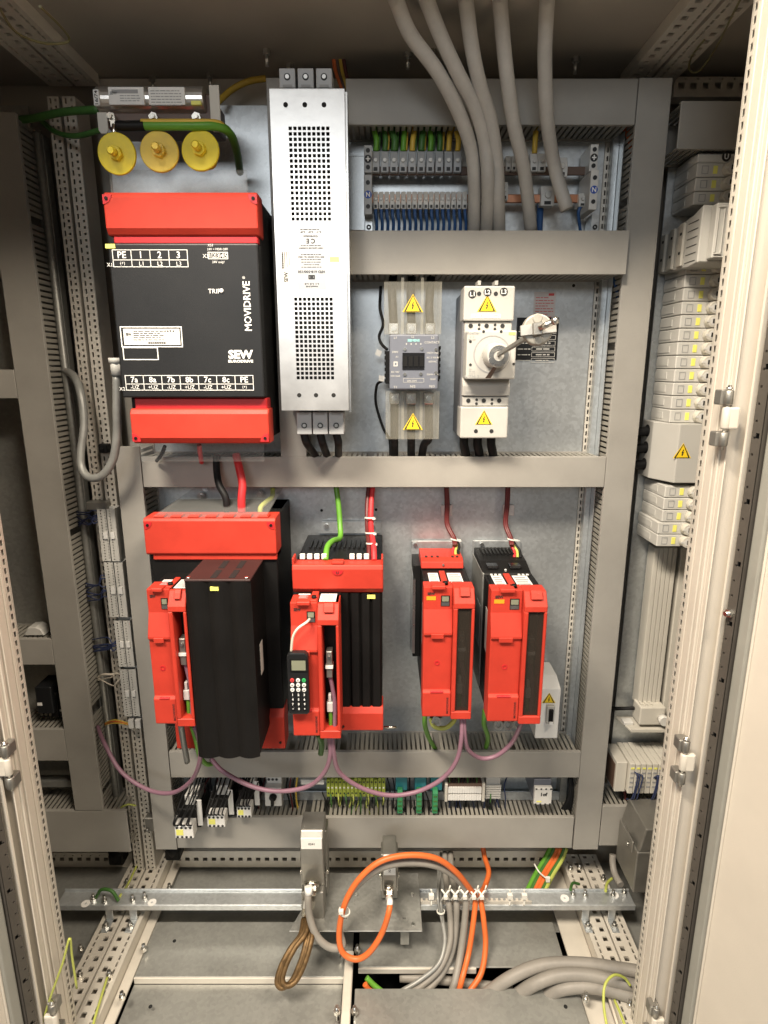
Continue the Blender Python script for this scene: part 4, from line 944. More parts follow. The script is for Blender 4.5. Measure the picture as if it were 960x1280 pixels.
for k in range(4):
    a = sx0 + (BX1 - .003 - sx0) * k / 4; b_ = sx0 + (BX1 - .003 - sx0) * (k + 1) / 4
    obj('heat_sink_rib', G().prism([(a, 1.174), (a + .004, 1.168), (b_ - .004, 1.168), (b_, 1.174), (b_, 1.214), (a, 1.214)], 'z', P(0, 886, 1.16).z, zcb - .001), 'heat_sink', t)
x0, x1, za, zb_ = fr(459, 469, 744, 748.5, 1.166); obj('yellow_sticker', G().box(x0, x1, 1.1665, 1.1685, za, zb_), 'yellow_tag', t)
lw = obj('bottom_cover', G().prism([(1.215, P(0, 886, 1.16).z), (1.168, P(0, 886, 1.16).z), (1.16, P(0, 892, 1.16).z), (1.16, P(0, 913, 1.16).z), (1.168, P(0, 915, 1.16).z), (1.215, P(0, 915, 1.16).z)], 'x', P(424, 900, 1.16).x, BX1), 'red', t, .002, 2)
screw(lw, P(429, 908, 1.16).x, 1.16, P(0, 908, 1.16).z, .003, 'black')
hx0, hx1 = P(361, 765, 1.09).x, P(424, 800, 1.09).x; za, zb_ = P(0, 757, 1.09).z, P(0, 921, 1.09).z
control_head(t, hx0, hx1, za, zb_, 1.09, 1.15, False, True)
obj('head_body', G().box(hx0 + .004, hx1 - .001, 1.151, 1.214, zb_ + .004, za - .003), 'black', t)
top_deck(t, hx0 + .004, hx1 - .002, za - .001, 1.11, 1.158)
# handheld keypad on drive B
t = thing('keypad', 'black handheld keypad with small display hung on a red drive', 'keypad', P(374, 890, 1.085))
kx0, kx1, ka, kb = fr(360.5, 386.5, 814, 890, 1.083)
obj('keypad_case', G().prism([(kx0 + .004, ka), (kx1 - .004, ka), (kx1, ka + .004), (kx1, kb - .006), (kx1 - .006, kb), (kx0 + .006, kb), (kx0, kb - .006), (kx0, ka + .004)], 'y', 1.074, 1.0895), 'black_front', t, .002, 2)
sx0_, sx1_, sa, sb = fr(364, 382.5, 824.5, 838, 1.074); sc_ = obj('display_bezel', G().frame(sx0_ - .002, sx1_ + .002, sa - .002, sb + .002, 1.0722, 1.0742, .0025), 'black', t); obj('display', G().box(sx0_, sx1_, 1.0730, 1.0738, sa, sb), 'screen', t)
for r_ in range(7):
    for c_ in range(3):
        cx = kx0 + (kx1 - kx0) * (.22 + .28 * c_); cz_ = kb - (kb - ka) * (.432 + .0815 * r_ - (.004 * r_))
        if r_ < 3:
            m = 'key_red' if (r_ == 0 and c_ == 0) else 'key_green' if (r_ == 0 and c_ == 2) else 'key_white'
            o = obj('key', G().cyl((cx, 1.074, cz_), (cx, 1.0718, cz_), .0042, .0038, 16), m, t)
            obj('lettering', G().text(['X', '^', 'I', 'o', 'v', 'x', 'P', 'R', 'ok'][r_ * 3 + c_], cx, cz_, 1.0714, h=.0034, bold=.02), 'black_print', o)
        else:
            o = obj('key', G().cyl((cx, 1.074, cz_), (cx, 1.0724, cz_), .0042, .0040, 14), 'black_gloss', t)
            s = ['1', '2', '3', '4', '5', '6', '7', '8', '9', '+/-', '0', '.'][(r_ - 3) * 3 + c_]
            obj('lettering', G().text(s, cx, cz_, 1.0720, h=.0052 if len(s) == 1 and s != '.' else .0026, bold=.03), 'white_print', o)
cable('keypad_lead', 'thin cream lead from the keypad up to its drive', [Vector((kx0 + .008, 1.082, kb)), P(366, 797, 1.080), P(372, 786, 1.080), P(383, 778, 1.088), P(387, 774, 1.102)], .0026, 'cable_white')

# ---- drives C and D
def small_drive(label, x0, x1, yf, v0, v1, cover):
    zt, zb = P(0, v0, yf).z, P(0, v1, yf).z; H = zt - zb
    t = thing('servo_drive', label, 'drive unit', ((x0 + x1) / 2, YP, zb), 'red drives of the lower row')
    control_head(t, x0, x1, zt, zb, yf, yf + .05, True, False, True, .58)
    yd = yf + .115
    obj('housing', G().box(x0 + .003, x1 - .001, yf + .051, YP - .012, zb + .004, zt - .006), 'black', t, .0015)
    top_deck(t, x0 + .008, x1 - .012, zt - .004, yf + .022, yd)
    obj('back_plate', G().box(x0 - (.016 if cover else .002), x1 + .004, YP - .010, YP - .006, zb + .03, zt + .030), 'galv', t, .002)
    for xx in (x0 - .006 if cover else x0 + .02, x1 - .016): obj('bolt', G().hexnut((xx, YP - .010, zt + .021), (xx, YP - .016, zt + .021), .005), 'steel', t)
    obj('heat_sink', G().box(x0 - (.014 if cover else .001), x0 + .003, yf + .12 if not cover else 1.30, YP - .012, zb + .06 if cover else zb + .015, zt - .002), 'black' if cover else 'galv_dull', t, .001)
    if cover:
        obj('side_strip', G().box(x0 - .015, x0 - .009, 1.297, 1.300, zb + .07, zt - .035), 'steel', t)
        obj('side_panel', G().box(x0 - .0145, x0 - .0141, 1.31, 1.375, zb + .07, zt - .03), 'galv', t)
        h = G().prism([(YP - .03, zt + .018), (yd + .045, zt + .018), (yd + .028, zt + .012), (yd + .024, zt - .003), (YP - .03, zt - .003)], 'x', x0 + .002, x1 - .006)
        c = obj('terminal_cover', h, 'red', t, .002, 2); screw(c, (x0 + x1) / 2, yd + .025, zt + .006, .0028)
        for k in (0, 1, 2, 4.6, 5.4): obj('cover_slot', G().box(x0 + .012 + k * .013, x0 + .017 + k * .013, yd + .042, yd + .052, zt + .0182, zt + .0186), 'dark_gap', c)
    else:
        h = obj('terminal_deck', G().prism([(YP - .02, zt + .016), (yd + .060, zt + .010), (yd + .012, zt - .002), (yd + .004, zt - .012), (YP - .02, zt - .012)], 'x', x0, x1 - .004), 'black', t, .0015)
        for k in range(9):
            x = x0 + .012 + k * .0085; obj('vent_bar', G().box(x, x + .004, YP - .08, YP - .03, zt + .0165, zt + .019), 'black', h)
        for xx in (x0 + .024, x1 - .036): obj('terminal_well', G().box(xx - .012, xx + .012, yd + .022, yd + .045, zt + .003, zt + .010), 'black_gloss', h, .001)
        screw(h, (x0 + x1) / 2 - .004, yd + .018, zt + .002, .0028, 'label')
        for k in range(3):
            for xx in (x0 + .016, x1 - .034): obj('terminal', G().box(xx + k * .009, xx + k * .009 + .005, yd + .004, yd + .010, zt - .008, zt - .004), 'label', h)
        obj('side_label', G().box(x0 - .0022, x0 - .0012, yf + .13, yf + .18, zt - H * .62, zt - H * .28), 'galv', t)
    obj('side_label', G().box(x0 + .0022, x0 + .0029, yf + .06, yf + .085, zt - H * .55, zt - H * .22), 'grey_plastic', t)
    return t
small_drive('narrow red drive with a red terminal cover, third of the lower row', .081, .184, 1.14, 737, 897, True)
small_drive('narrow red drive with an open black terminal deck, beside the small white box', .2155, .3255, 1.12, 741, 903, False)
# earth leads and shield clamps under C and D
for (u, nm) in ((532, 'green earth lead under the third drive'), (606, 'green earth lead under the rightmost drive')):
    cable('earth_lead', nm, px((u, 888, 1.20), (u - 1, 905, 1.22), (u + 4, 922, 1.28), (u + (12 if u < 560 else 1), 936, 1.34)), .0055, 'cable_green')
cable('earth_lead', 'green and clear lead loop under the third drive', px((538, 898, 1.20), (543, 908, 1.19), (556, 910, 1.19), (566, 903, 1.19), (570, 895, 1.2)), .005, 'cable_lime')
for k, (u, v) in enumerate(((545, 901), (622, 905), (634, 905), (646, 904))):
    a = P(u, v, 1.20); single('shield_clamp', G().ring(a, (0, -1, .3), .006, .011, .010, 16).box(a.x - .014, a.x + .014, a.y - .002, a.y + .01, a.z + .006, a.z + .009), 'nickel', ['bright shield clamp under the third drive', 'left bright shield clamp under the rightmost drive', 'middle bright shield clamp under the rightmost drive', 'right bright shield clamp under the rightmost drive'][k], 'clamp', 'shield clamps')
# small white box
t = thing('switch_box', 'small white box with warning triangle and rocker switch by the right duct', 'switch box', P(683, 920, 1.33))
x0, x1, za, zb_ = fr(671, 697, 861, 923, 1.29)
z2 = P(0, 846, 1.32).z
obj('box_case', G().prism([(1.29, za), (1.29, zb_), (1.33, z2), (YP - .003, z2), (YP - .003, za)], 'x', x0 - .001, x1 + .004), 'label', t, .002, 2)
a = P(686, 874, 1.29); warning_sign(t, a.x, a.z, 1.2895, .025)
x2, x3, z3, z4 = fr(683.5, 693, 883, 905, 1.28); s = obj('switch_frame', G().box(x2, x3, 1.279, 1.29, z3, z4), 'breaker', t, .001); obj('rocker', G().box(x2 + .004, x3 - .004, 1.274, 1.279, z3 + .008, z4 - .006), 'black', s, .001); obj('rocker_tip', G().box(x2 + .005, x3 - .005, 1.270, 1.279, z3 + .004, z3 + .010), 'white_print', s)
# ------------------------------------------------------------------ right bay: fuse switch stacks
YS = 1.305
SXL = .615
def fuse_switch(label, v0, v1, Y=YS, xl=SXL, xr=.74, knob=True, mark=None):
    z0, z1 = P(0, v1, Y).z, P(0, v0, Y).z
    t = thing('fuse_switch', label, 'fuse switch', ((xl + xr) / 2, YP, z0), 'stacked fuse switches'); H = z1 - z0
    obj('switch_case', G().box(xl, xr, Y, YP - .002, z0 + .0006, z1 - .0006), 'grey_plastic', t, .0016)
    obj('case_step', G().box(xl - .0012, xl, Y + .035, YP - .004, z0 + H * .25, z1 - H * .25), 'grey_plastic', t)
    a = xl + .010; obj('marker_frame', G().frame(a, a + .013, z0 + H * .22, z1 - H * .22, Y - .0008, Y, .0010), 'grey_print', t)
    obj('yellow_marker', G().box(a + .022, a + .031, Y - .001, Y, z0 + H * .22, z1 - H * .22), 'yellow_tag', t, .0006)
    if knob:
        c = Vector((a + .052, Y, (z0 + z1) / 2))
        k = obj('fuse_cap', G().cyl(c, c - VY * .016, H * .50, H * .46, 24), 'pale_plastic', t, .0015, 2)
        obj('cap_window', G().cyl(c - VY * .016, c - VY * .0168, H * .30, n=16).box(c.x - H * .5, c.x - H * .3, c.y - .0166, c.y - .012, c.z - .002, c.z + .002), 'terminal_white', k); obj('cap_hole', G().box(c.x - .0028, c.x + .0028, Y - .0176, Y - .0166, c.z - H * .16, c.z + H * .16), 'black_print', k)
    if mark:
        d = obj('phase_mark', G().cyl((a + .036, Y - .0002, z1 + .008), (a + .036, Y - .001, z1 + .008), .007, n=18), 'black_print', t)
        obj('lettering', G().text(mark, a + .036, z1 + .008, Y - .0014, h=.007, bold=.03), 'white_print', d)
    return t
vs_ = [203, 221.5, 239, 256]
ORD = ['topmost', 'second', 'third', 'fourth', 'fifth', 'sixth', 'seventh', 'eighth', 'ninth', 'tenth', 'eleventh', 'twelfth']
t0 = thing('end_cover', 'plain grey end cover on top of the fuse switch stack, marked U', 'end cover', (SXL + .06, YP, P(0, 203, YS).z))
za, zb_ = P(0, 203, YS).z, P(0, 192, YS).z
obj('cover_shell', G().prism([(YS, za), (YS, zb_), (YP - .06, zb_ + .004), (YP - .002, zb_ - .0), (YP - .002, za)], 'x', SXL, .74), 'grey_plastic', t0, .002)
d = obj('phase_mark', G().cyl((SXL + .055, YS - .0002, za + .010), (SXL + .055, YS - .001, za + .010), .0088, n=20), 'black_print', t0); obj('lettering', G().text('U', SXL + .055, za + .010, YS - .0014, h=.010, bold=.03), 'white_print', d)
for k in range(3): fuse_switch('%s fuse switch with yellow marker, above the protruding adapter' % ORD[k], vs_[k], vs_[k + 1])
for k in range(12):
    v = 326 + 16.9 * k; fuse_switch('%s fuse switch with yellow marker, counted below the protruding adapter' % ORD[k], v, v + 16.9)
# protruding adapter
t = thing('busbar_adapter', 'protruding pale grey adapter block between the fuse switches', 'adapter', (.66, YP, P(0, 333, 1.22).z))
xa = .600
z0, z1 = P(0, 331, 1.25).z, P(0, 268, 1.25).z
obj('adapter_body', G().prism([(YP - .003, z0 + .004), (YP - .003, z1 - .012), (1.27, z1 + .004), (1.235, z1 + .014), (1.235, z0 + .002), (1.27, z0 - .002)], 'x', xa + .002, .72), 'grey_plastic', t, .002)
for k, y in enumerate((YP - .018, YP - .058, YP - .098)):
    s = obj('adapter_rail', G().box(xa - .004, xa + .002, y - .010, y + .010, z0 + .004, z1 - .010 + .003 * k), 'pale_plastic', t, .0015)
    for f in (.3, .7): obj('rail_hole', G().box(xa - .0046, xa - .004, y - .004, y + .003, z0 + (z1 - z0) * f, z0 + (z1 - z0) * f + .005), 'black_print', s)
for k in range(6):
    zc = z0 + (z1 - z0) * (.08 + .16 * k); obj('side_groove', G().box(xa + .0012, xa + .0019, 1.245, 1.285, zc, zc + .0012), 'black_print', t)
obj('adapter_front', G().box(xa + .018, .72, 1.214, 1.2349, z0 + .006, z1 + .012), 'grey_plastic', t, .002); obj('front_rib', G().frame(xa + .020, xa + .034, z0 + .012, z1 + .006, 1.211, 1.214, .003), 'grey_plastic', t, .001)
# connection cover with warning sign
t = thing('terminal_cover', 'beige terminal cover with warning triangle in the fuse switch column', 'terminal cover', (.66, YP, P(0, 605, YS).z))
z0, z1 = P(0, 604, 1.28).z, P(0, 530, 1.28).z
obj('cover_shell', G().prism([(SXL - .016, YP - .002), (SXL - .016, 1.345), (SXL + .012, 1.28), (.74, 1.28), (.74, YP - .002)], 'z', z0, z1), 'breaker', t, .002, 2)
w = warning_sign(t, P(853, 566, 1.28).x, P(853, 566, 1.28).z, 1.2798, .030)
for k in range(3):
    zc = z0 + (z1 - z0) * (.22 + .30 * k); obj('cable_mouth', G().cyl((SXL - .0165, 1.372, zc), (SXL - .010, 1.372, zc), .014, n=16), 'dark_gap', t)
    cable('feeder_cable', ['lowest', 'middle', 'upper'][k] + ' black feeder cable entering the beige terminal cover', [(SXL - .010, 1.372, zc), (SXL - .04, 1.372, zc - .003), (SXL - .07, 1.380, zc - .004), (SXL - .11, 1.39, zc)], .0105, 'cable_black', 'black feeder cables')
v = 607
for k in range(5):
    fuse_switch('%s fuse switch below the beige terminal cover' % ['first', 'second', 'third', 'fourth', 'lowest'][k], v + 15.3 * k, v + 15.3 * (k + 1), 1.29, SXL - .006 if k > 2 else SXL, .735)
# white busbar conduit
x0, x1, za, zb_ = fr(803, 836, 685, 883, 1.36)
t = thing('busbar_cover', 'long ribbed white busbar cover below the fuse switches', 'busbar cover', ((x0 + x1) / 2, YP, za))
obj('cover_shell', G().box(x0 + .010, x1, 1.362, YP - .003, za, zb_), 'pale_plastic', t, .001)
for k in range(5):
    a = x0 + .010 + (x1 - x0 - .010) * k / 5; obj('rib', G().box(a + .0004, a + (x1 - x0 - .010) / 5 - .0012, 1.359, 1.362, za, zb_), 'pale_plastic', t, .0006)
single('busbar_cover', G().box(x1 + .010, x1 + .05, 1.362, YP - .003, za - .03, zb_), 'pale_plastic', 'second white busbar cover half hidden behind the right front post', 'busbar cover', None, .002)
# bracket and rod below it
a0, a1 = P(765, 886, 1.37), P(832, 884, 1.37)
single('bus_rod', G().cyl(a0, a1, .0045, n=12).cyl(a0, a0 + VX * .006, .006, n=12), 'black', 'black rod under the white busbar cover', 'rod')
t = thing('busbar_support', 'white busbar support bracket above the controller', 'bracket', P(805, 915, 1.36))
x0, x1, za, zb_ = fr(783, 835, 903, 915, 1.33)
obj('bracket_arm', G().hexa([(x0 + .012, 1.33, za), (x1, 1.33, za), (x1, 1.39, za), (x0 - .006, 1.39, za), (x0 + .012, 1.33, za + .006), (x1, 1.33, za + .006), (x1, 1.39, za + .006), (x0 - .006, 1.39, za + .006)]), 'pale_plastic', t, .0015)
obj('bracket_lip', G().box(x0 + .012, x1, 1.327, 1.33, za, za + .010), 'pale_plastic', t, .001)
x2, x3, z2, z3 = fr(803, 835, 889, 911, 1.32); obj('bracket_block', G().box(x2, x3, 1.335, 1.38, z2, z3), 'pale_plastic', t, .003, 2)
obj('bracket_plug', G().cyl((x3 - .008, 1.335, (z2 + z3) / 2 - .004), (x3 - .008, 1.318, (z2 + z3) / 2 - .004), .012, n=20), 'terminal_white', t)
for k in range(3): obj('clip', G().box(x2 + .004 + .012 * k, x2 + .010 + .012 * k, 1.345, 1.36, z3, z3 + .004), 'pale_plastic', t)
obj('bracket_clip', G().box(x0 + .002, x0 + .026, 1.35, 1.37, za + .006, za + .014), 'terminal_white', t, .001)
# controller
x0, x1, za, zb_ = fr(786, 850, 955, 992, 1.30)
zt = P(0, 955, 1.30).z
t = thing('controller', 'white modular controller with ribbed top and dark wires, right bay', 'controller', ((x0 + x1) / 2, YP, za))
n = 9; wd = (x1 - x0) / n
for k in range(n):
    m = obj('module', G().box(x0 + wd * k + .0004, x0 + wd * (k + 1) - .0012, 1.30, YP - .01, za, zt - .001 * (k % 2)), 'pale_plastic', t, .001)
    for r_ in range(5):
        zc = zt - .006 - (zt - za) * .155 * (r_ + .4); xa = x0 + wd * (k + .5)
        obj('clamp_point', G().box(xa - wd * .30, xa + wd * .30, 1.2992, 1.30, zc - .0035, zc + .0008), 'yellow_tag' if r_ == 0 else 'grey_print', m)
obj('end_module', G().box(x0 - .028, x0 - .001, 1.312, YP - .01, za - .004, zt - .004), 'pale_plastic', t, .0015)
obj('end_face', G().box(x0 - .029, x0 - .0281, 1.32, YP - .02, za, zt - .015), 'brown_bakelite', t)
for k in range(7):
    xx = x0 + .008 + random.uniform(0, x1 - x0 - .05); obj('wire', G().tube([(xx, 1.298, zt - .016 - .004 * k), (xx + .004, 1.288, zt - .03), (xx - .003, 1.29, za - .005), (xx + random.uniform(-.01, .01), 1.315, za - .028)], .0018, 6), 'cable_navy', t)
for k in range(3): cable('brown_lead', ['front', 'middle', 'rear'][k] + ' dark lead left of the white controller', px((772 + 4 * k, 938, 1.37), (770 + 5 * k, 960, 1.35), (775 + 5 * k, 985, 1.34), (778 + 4 * k, 1000, 1.34)), .0035, 'cable_maroon' if k % 2 else 'cable_black', 'leads left of the controller')
# grey connector box at foot of right bay
t = thing('connector_box', 'dark grey latched connector box behind the right front post', 'connector box', P(812, 1100, 1.2))
x0 = P(793, 1075, 1.20).x; z0, z1, z2 = P(0, 1112, 1.20).z, P(0, 1062, 1.20).z, P(0, 1034, 1.20).z
obj('lower_shell', G().box(x0, x0 + .12, 1.19, 1.30, z0, z1), 'zinc_cast', t, .003, 2); obj('hood', G().prism([(x0 + .004, z1 + .001), (x0 + .12, z1 + .001), (x0 + .12, z2), (x0 + .016, z2)], 'y', 1.192, 1.298), 'zinc_cast', t, .003, 2)
lv = obj('latch', G().box(x0 - .004, x0, 1.21, 1.25, z1 - .02, z1 + .012), 'zinc_cast', t, .0015); obj('rivet', G().cyl((x0 - .004, 1.23, z1 - .010), (x0 - .008, 1.23, z1 - .010), .005, n=12), 'steel', lv)

# ------------------------------------------------------------------ left bay bits
for k, (u0, u1, v0, v1) in enumerate(((124, 146, 636, 702), (133, 156, 703, 772), (145, 165, 776, 834), (152, 172, 837, 896))):
    x0, x1, za, zb_ = fr(u0, u1, v0, v1, 1.335)
    t = thing('terminal_module', '%s slim grey terminal module with two white tags on the left rear post' % ['uppermost', 'second', 'third', 'lowest'][k], 'terminal block', ((x0 + x1) / 2, 1.37, za), 'terminal modules on the rear post')
    obj('module_body', G().box(x0, x1, 1.358, 1.369, za, zb_).box(x0, x0 + .001, 1.3365, 1.358, za, zb_).box(x1 - .001, x1, 1.3365, 1.358, za, zb_), 'grey_plastic', t)
    w = (x1 - x0); g = G()
    gf = G().perf((x0 + .001, 1.336, za + .001), VZ, VX, -VY, zb_ - za - .002, w - .002, [(w * .18, .0032, .0030, .0068, .003), (w * .42, .0032, .0030, .0068, .006), (w * .70, .0032, .0030, .0068, .003)], .002)
    obj('clamp_face', gf, 'grey_plastic', t); obj('groove', G().box(x0 + w * .52, x0 + w * .56, 1.3352, 1.336, za, zb_), 'black_print', t)
    for j in (.22, .62): obj('white_tag', G().box(x0 + w * (j + .05), x0 + w * (j + .27), 1.332, 1.336, za + (zb_ - za) * .44, za + (zb_ - za) * .56), 'label', t)
    for i in range(7 if k in (0, 1, 2) else 2):
        zc = za + (zb_ - za) * (random.uniform(.72, .95) if k == 0 else random.uniform(.25, .85) if k == 1 else random.uniform(.4, .75) if k == 2 else random.uniform(.75, .9))
        obj('wire', G().tube([(x0 + .001, 1.345, zc), (x0 - .010, 1.338, zc + random.uniform(-.01, .01)), (x0 - .024, 1.345, zc + random.uniform(-.022, .004)), (-.715, 1.36, zc + random.uniform(-.03, .0))], .0016, 6), 'cable_navy' if k < 3 else 'cable_white', t)
x0, x1, za, zb_ = fr(160, 176, 900, 911, 1.335)
t = thing('end_clamp', 'two small white end clamps on the left rear post', 'terminal clamp', ((x0 + x1) / 2, 1.37, za))
for a in (0, .55): obj('clamp', G().box(x0 + (x1 - x0) * a, x0 + (x1 - x0) * (a + .42), 1.335, 1.369, za, zb_), 'terminal_white', t, .001)
for k in range(3): cable('orange_wire', ['upper', 'middle', 'lower'][k] + ' thin orange wire left of the small end clamps', px((161, 904 + k, 1.345), (150, 901 + k * 1.5, 1.34), (141, 900 + 2 * k, 1.345), (131, 904 + k, 1.36)), .0016, 'cable_orange' if k % 2 else 'cable_yellow', 'thin wires at the end clamps', 6)
cable('white_wire', 'pale wire tied across the left bay flange', px((123, 846, 1.36), (130, 843, 1.345), (140, 843, 1.345), (152, 842, 1.345)), .0028, 'cable_white')
a = P(127, 632, 1.36); single('post_clip', G().box(a.x - .028, a.x + .018, 1.345, 1.368, a.z - .008, a.z + .012), 'zinc_cast', 'steel clip on the left rear post above the terminal modules', 'clip', None, .002)
a = P(132, 560, 1.36); single('post_clip', G().box(a.x - .010, a.x + .010, 1.345, 1.368, a.z - .010, a.z + .010).cyl((a.x, 1.345, a.z), (a.x, 1.340, a.z), .004), 'black', 'small black clip on the left rear post near the hose', 'clip', None, .002)
a = P(62, 460, 1.36); single('cable_tie', G().box(a.x - .012, a.x + .012, 1.335, 1.34, a.z - .002, a.z + .002).box(a.x + .008, a.x + .014, 1.333, 1.342, a.z - .004, a.z + .004), 'tie_white', 'small white cable tie on the left bay duct by the hose', 'cable tie')
# relays in left bay
def small_relay(label, u0, u1, v0, v1, Y=1.34):
    x0, x1, za, zb_ = fr(u0, u1, v0, v1, Y); t = thing('relay', label, 'relay', ((x0 + x1) / 2, YP, za), 'dark relays of the left bay'); H = zb_ - za
    obj('relay_body', G().box(x0, x1, Y, YP - .002, za, zb_ - H * .25), 'black', t, .002); obj('relay_head', G().box(x0 + .006, x1 - .006, Y - .012, YP - .01, za + H * .2, zb_), 'black_front', t, .002)
    obj('tag', G().box(x0 + .008, x0 + .020, Y - .0126, Y - .012, za + H * .45, za + H * .54), 'label', t)
    for k in range(3): obj('screw', G().cyl((x0 + .008 + .011 * k, Y, za + H * .1), (x0 + .008 + .011 * k, Y - .002, za + H * .1), .0035, n=10), 'zinc_cast', t)
small_relay('dark relay on the left bay panel, the larger of the two', 46, 72, 856, 897)
small_relay('dark relay half hidden behind the upright left bay duct', 74, 84, 872, 897)
a = P(40, 790, 1.32); single('pale_clip', G().prism([(a.x - .024, a.z - .012), (a.x + .026, a.z - .012), (a.x + .018, a.z + .004), (a.x + .006, a.z + .010), (a.x - .014, a.z + .008)], 'y', 1.325, 1.36), 'grey_plastic', 'pale plastic clip lying on a left bay duct', 'clip', None, .002)
x0, x1, za, zb_ = fr(40, 96, 977, 984, 1.345); single('din_rail', G().box(x0 - .1, x1, 1.345, 1.352, za, zb_).box(x0 - .1, x1, 1.352, 1.39, za, za + .003), 'galv_dull', 'steel mounting rail between the left bay ducts', 'mounting rail')

# ------------------------------------------------------------------ component row between the two low ducts
x0, x1, za, zb_ = fr(225, 700, 990, 1000, 1.375); single('din_rail', G().box(-.52, .470, 1.375, 1.379, za, zb_).box(-.52, .470, 1.379, 1.399, za, za + .003), 'galv', 'long steel mounting rail behind the low component row', 'mounting rail')
def mini_contactor(label, u, v, w, Y, zb_v):
    x0, x1, za, zb_ = fr(u - w / 2, u + w / 2, v, zb_v, Y)
    t = thing('mini_contactor', label, 'contactor', ((x0 + x1) / 2, YP, za), 'small contactors of the low row')
    za, zb_ = P(0, zb_v, Y).z, P(0, v, Y).z; H = zb_ - za; W = x1 - x0
    obj('auxiliary_block', G().box(x0, x1, Y, Y + .03, za, zb_), 'label', t, .0012)
    obj('contactor_body', G().box(x0 - .002, x1 + .010, Y + .031, 1.37, za + .004, zb_ + .024), 'black', t, .0015)
    obj('pale_side', G().box(x1 + .003, x1 + .016, Y + .028, Y + .0309, za + .012, zb_ + .052), 'terminal_white', t, .001); obj('head_face', G().box(x0 + .014, x1 + .003, Y + .045, 1.372, zb_ + .024, zb_ + .052), 'terminal_white', t, .001)
    obj('coil_tag', G().box(x0 + .004, x0 + W * .46, Y - .001, Y, za + H * .28, za + H * .72), 'yellow_tag', t)
    for r_ in range(2):
        for c_ in range(4):
            xx = x0 + W * (.14 + .24 * c_); zc = za + H * (.12 + .76 * r_); obj('screw', G().cyl((xx, Y, zc), (xx, Y - .0012, zc), .0030, n=10), 'black_print', t)
    g = G()
    for k in range(6):
        xx = x0 + W * (.02 + .18 * k); g.tube([(xx, Y + .004, zb_ - .002), (xx + random.uniform(-.004, .004), Y - .010, zb_ + .02), (xx + .012 + random.uniform(-.006, .006), Y + .03, zb_ + .05), (xx + .02, 1.372, zb_ + .085)], .0019, 6)
    obj('wires', g, 'cable_black', t)
mini_contactor('small contactor at the far left of the low row, protruding lowest', 230, 1033, 23, 1.255, 1048)
mini_contactor('second small contactor of the low row', 270, 1020, 22, 1.27, 1034)
mini_contactor('third small contactor of the low row, beside the rotary switch', 305, 1009, 18, 1.285, 1022)
def loom(label, u0, u1, n, mats, r=.0018, va=968, vb=1024):
    t = thing('wire_loom', label, 'wires', P((u0 + u1) / 2, vb, 1.37), 'wire looms of the low row')
    for k in range(n):
        u = u0 + (u1 - u0) * (k + .5) / n; e = random.uniform(-6, 6)
        obj('wire', G().tube(px((u + e, va, 1.375), (u + random.uniform(-5, 5), va + 14, 1.355), (u + random.uniform(-7, 7), va + 32, 1.345 + random.uniform(-.01, .01)), (u - e * .5, vb, 1.36)), r * random.uniform(.8, 1.3), 6), random.choice(mats), t)
loom('black and brown wires between the small contactors and the lower duct', 246, 330, 22, ['cable_black', 'cable_black', 'cable_maroon', 'cable_navy'])
loom('mixed thin wires below the green-yellow terminals', 404, 482, 16, ['cable_darkgreen', 'cable_black', 'cable_lime', 'cable_black'], .0016, 990, 1026)
loom('black wires around the white double row terminal block', 556, 634, 14, ['cable_black', 'cable_black', 'cable_navy', 'cable_darkgreen'], .0016, 968, 1024)
# rotary switch
x0, x1, za, zb_ = fr(331, 352, 985, 1008, 1.315)
t = thing('rotary_switch', 'white motor switch with a black turn knob in the low row', 'switch', ((x0 + x1) / 2, YP, za))
obj('switch_base', G().box(x0 + .002, x1 - .002, 1.335, 1.398, za + .004, P(0, 972, 1.335).z), 'terminal_white', t, .001); obj('switch_front', G().box(x0, x1, 1.315, 1.3349, za, zb_), 'terminal_white', t, .0015)
c = Vector(((x0 + x1) / 2, 1.315, (za + zb_) / 2 + .002)); k_ = obj('turn_knob', G().cyl(c, c - VY * .008, .0098, .009, 20).box(c.x - .0035, c.x + .0035, 1.297, 1.307, c.z - .016, c.z + .010), 'black', t, .001)
for k in range(3): obj('screw', G().cyl((x0 + .008 + .010 * k, 1.335, zb_ + .010), (x0 + .008 + .010 * k, 1.3335, zb_ + .010), .0034, n=10), 'black_print', t)
for k in range(4): cable('motor_lead', ['first', 'second', 'third', 'fourth'][k] + ' dark lead right of the rotary switch', px((360 + 4 * k, 970, 1.36), (358 + 4 * k, 985, 1.35), (362 + 3 * k, 1003, 1.35), (364 + 4 * k, 1024, 1.355)), .0024, ['cable_black', 'cable_maroon', 'cable_black', 'cable_yellow'][k], 'leads right of the rotary switch', 6)
# white strip of terminals
x0, x1, za, zb_ = fr(376, 405, 975, 981, 1.33); single('marker_rail', G().box(x0, x1, 1.33, 1.36, za, zb_).box(x0, x1, 1.36, 1.372, za - .012, zb_), 'terminal_white', 'short white marker rail left of the green-yellow terminals', 'marker rail', None, .001)
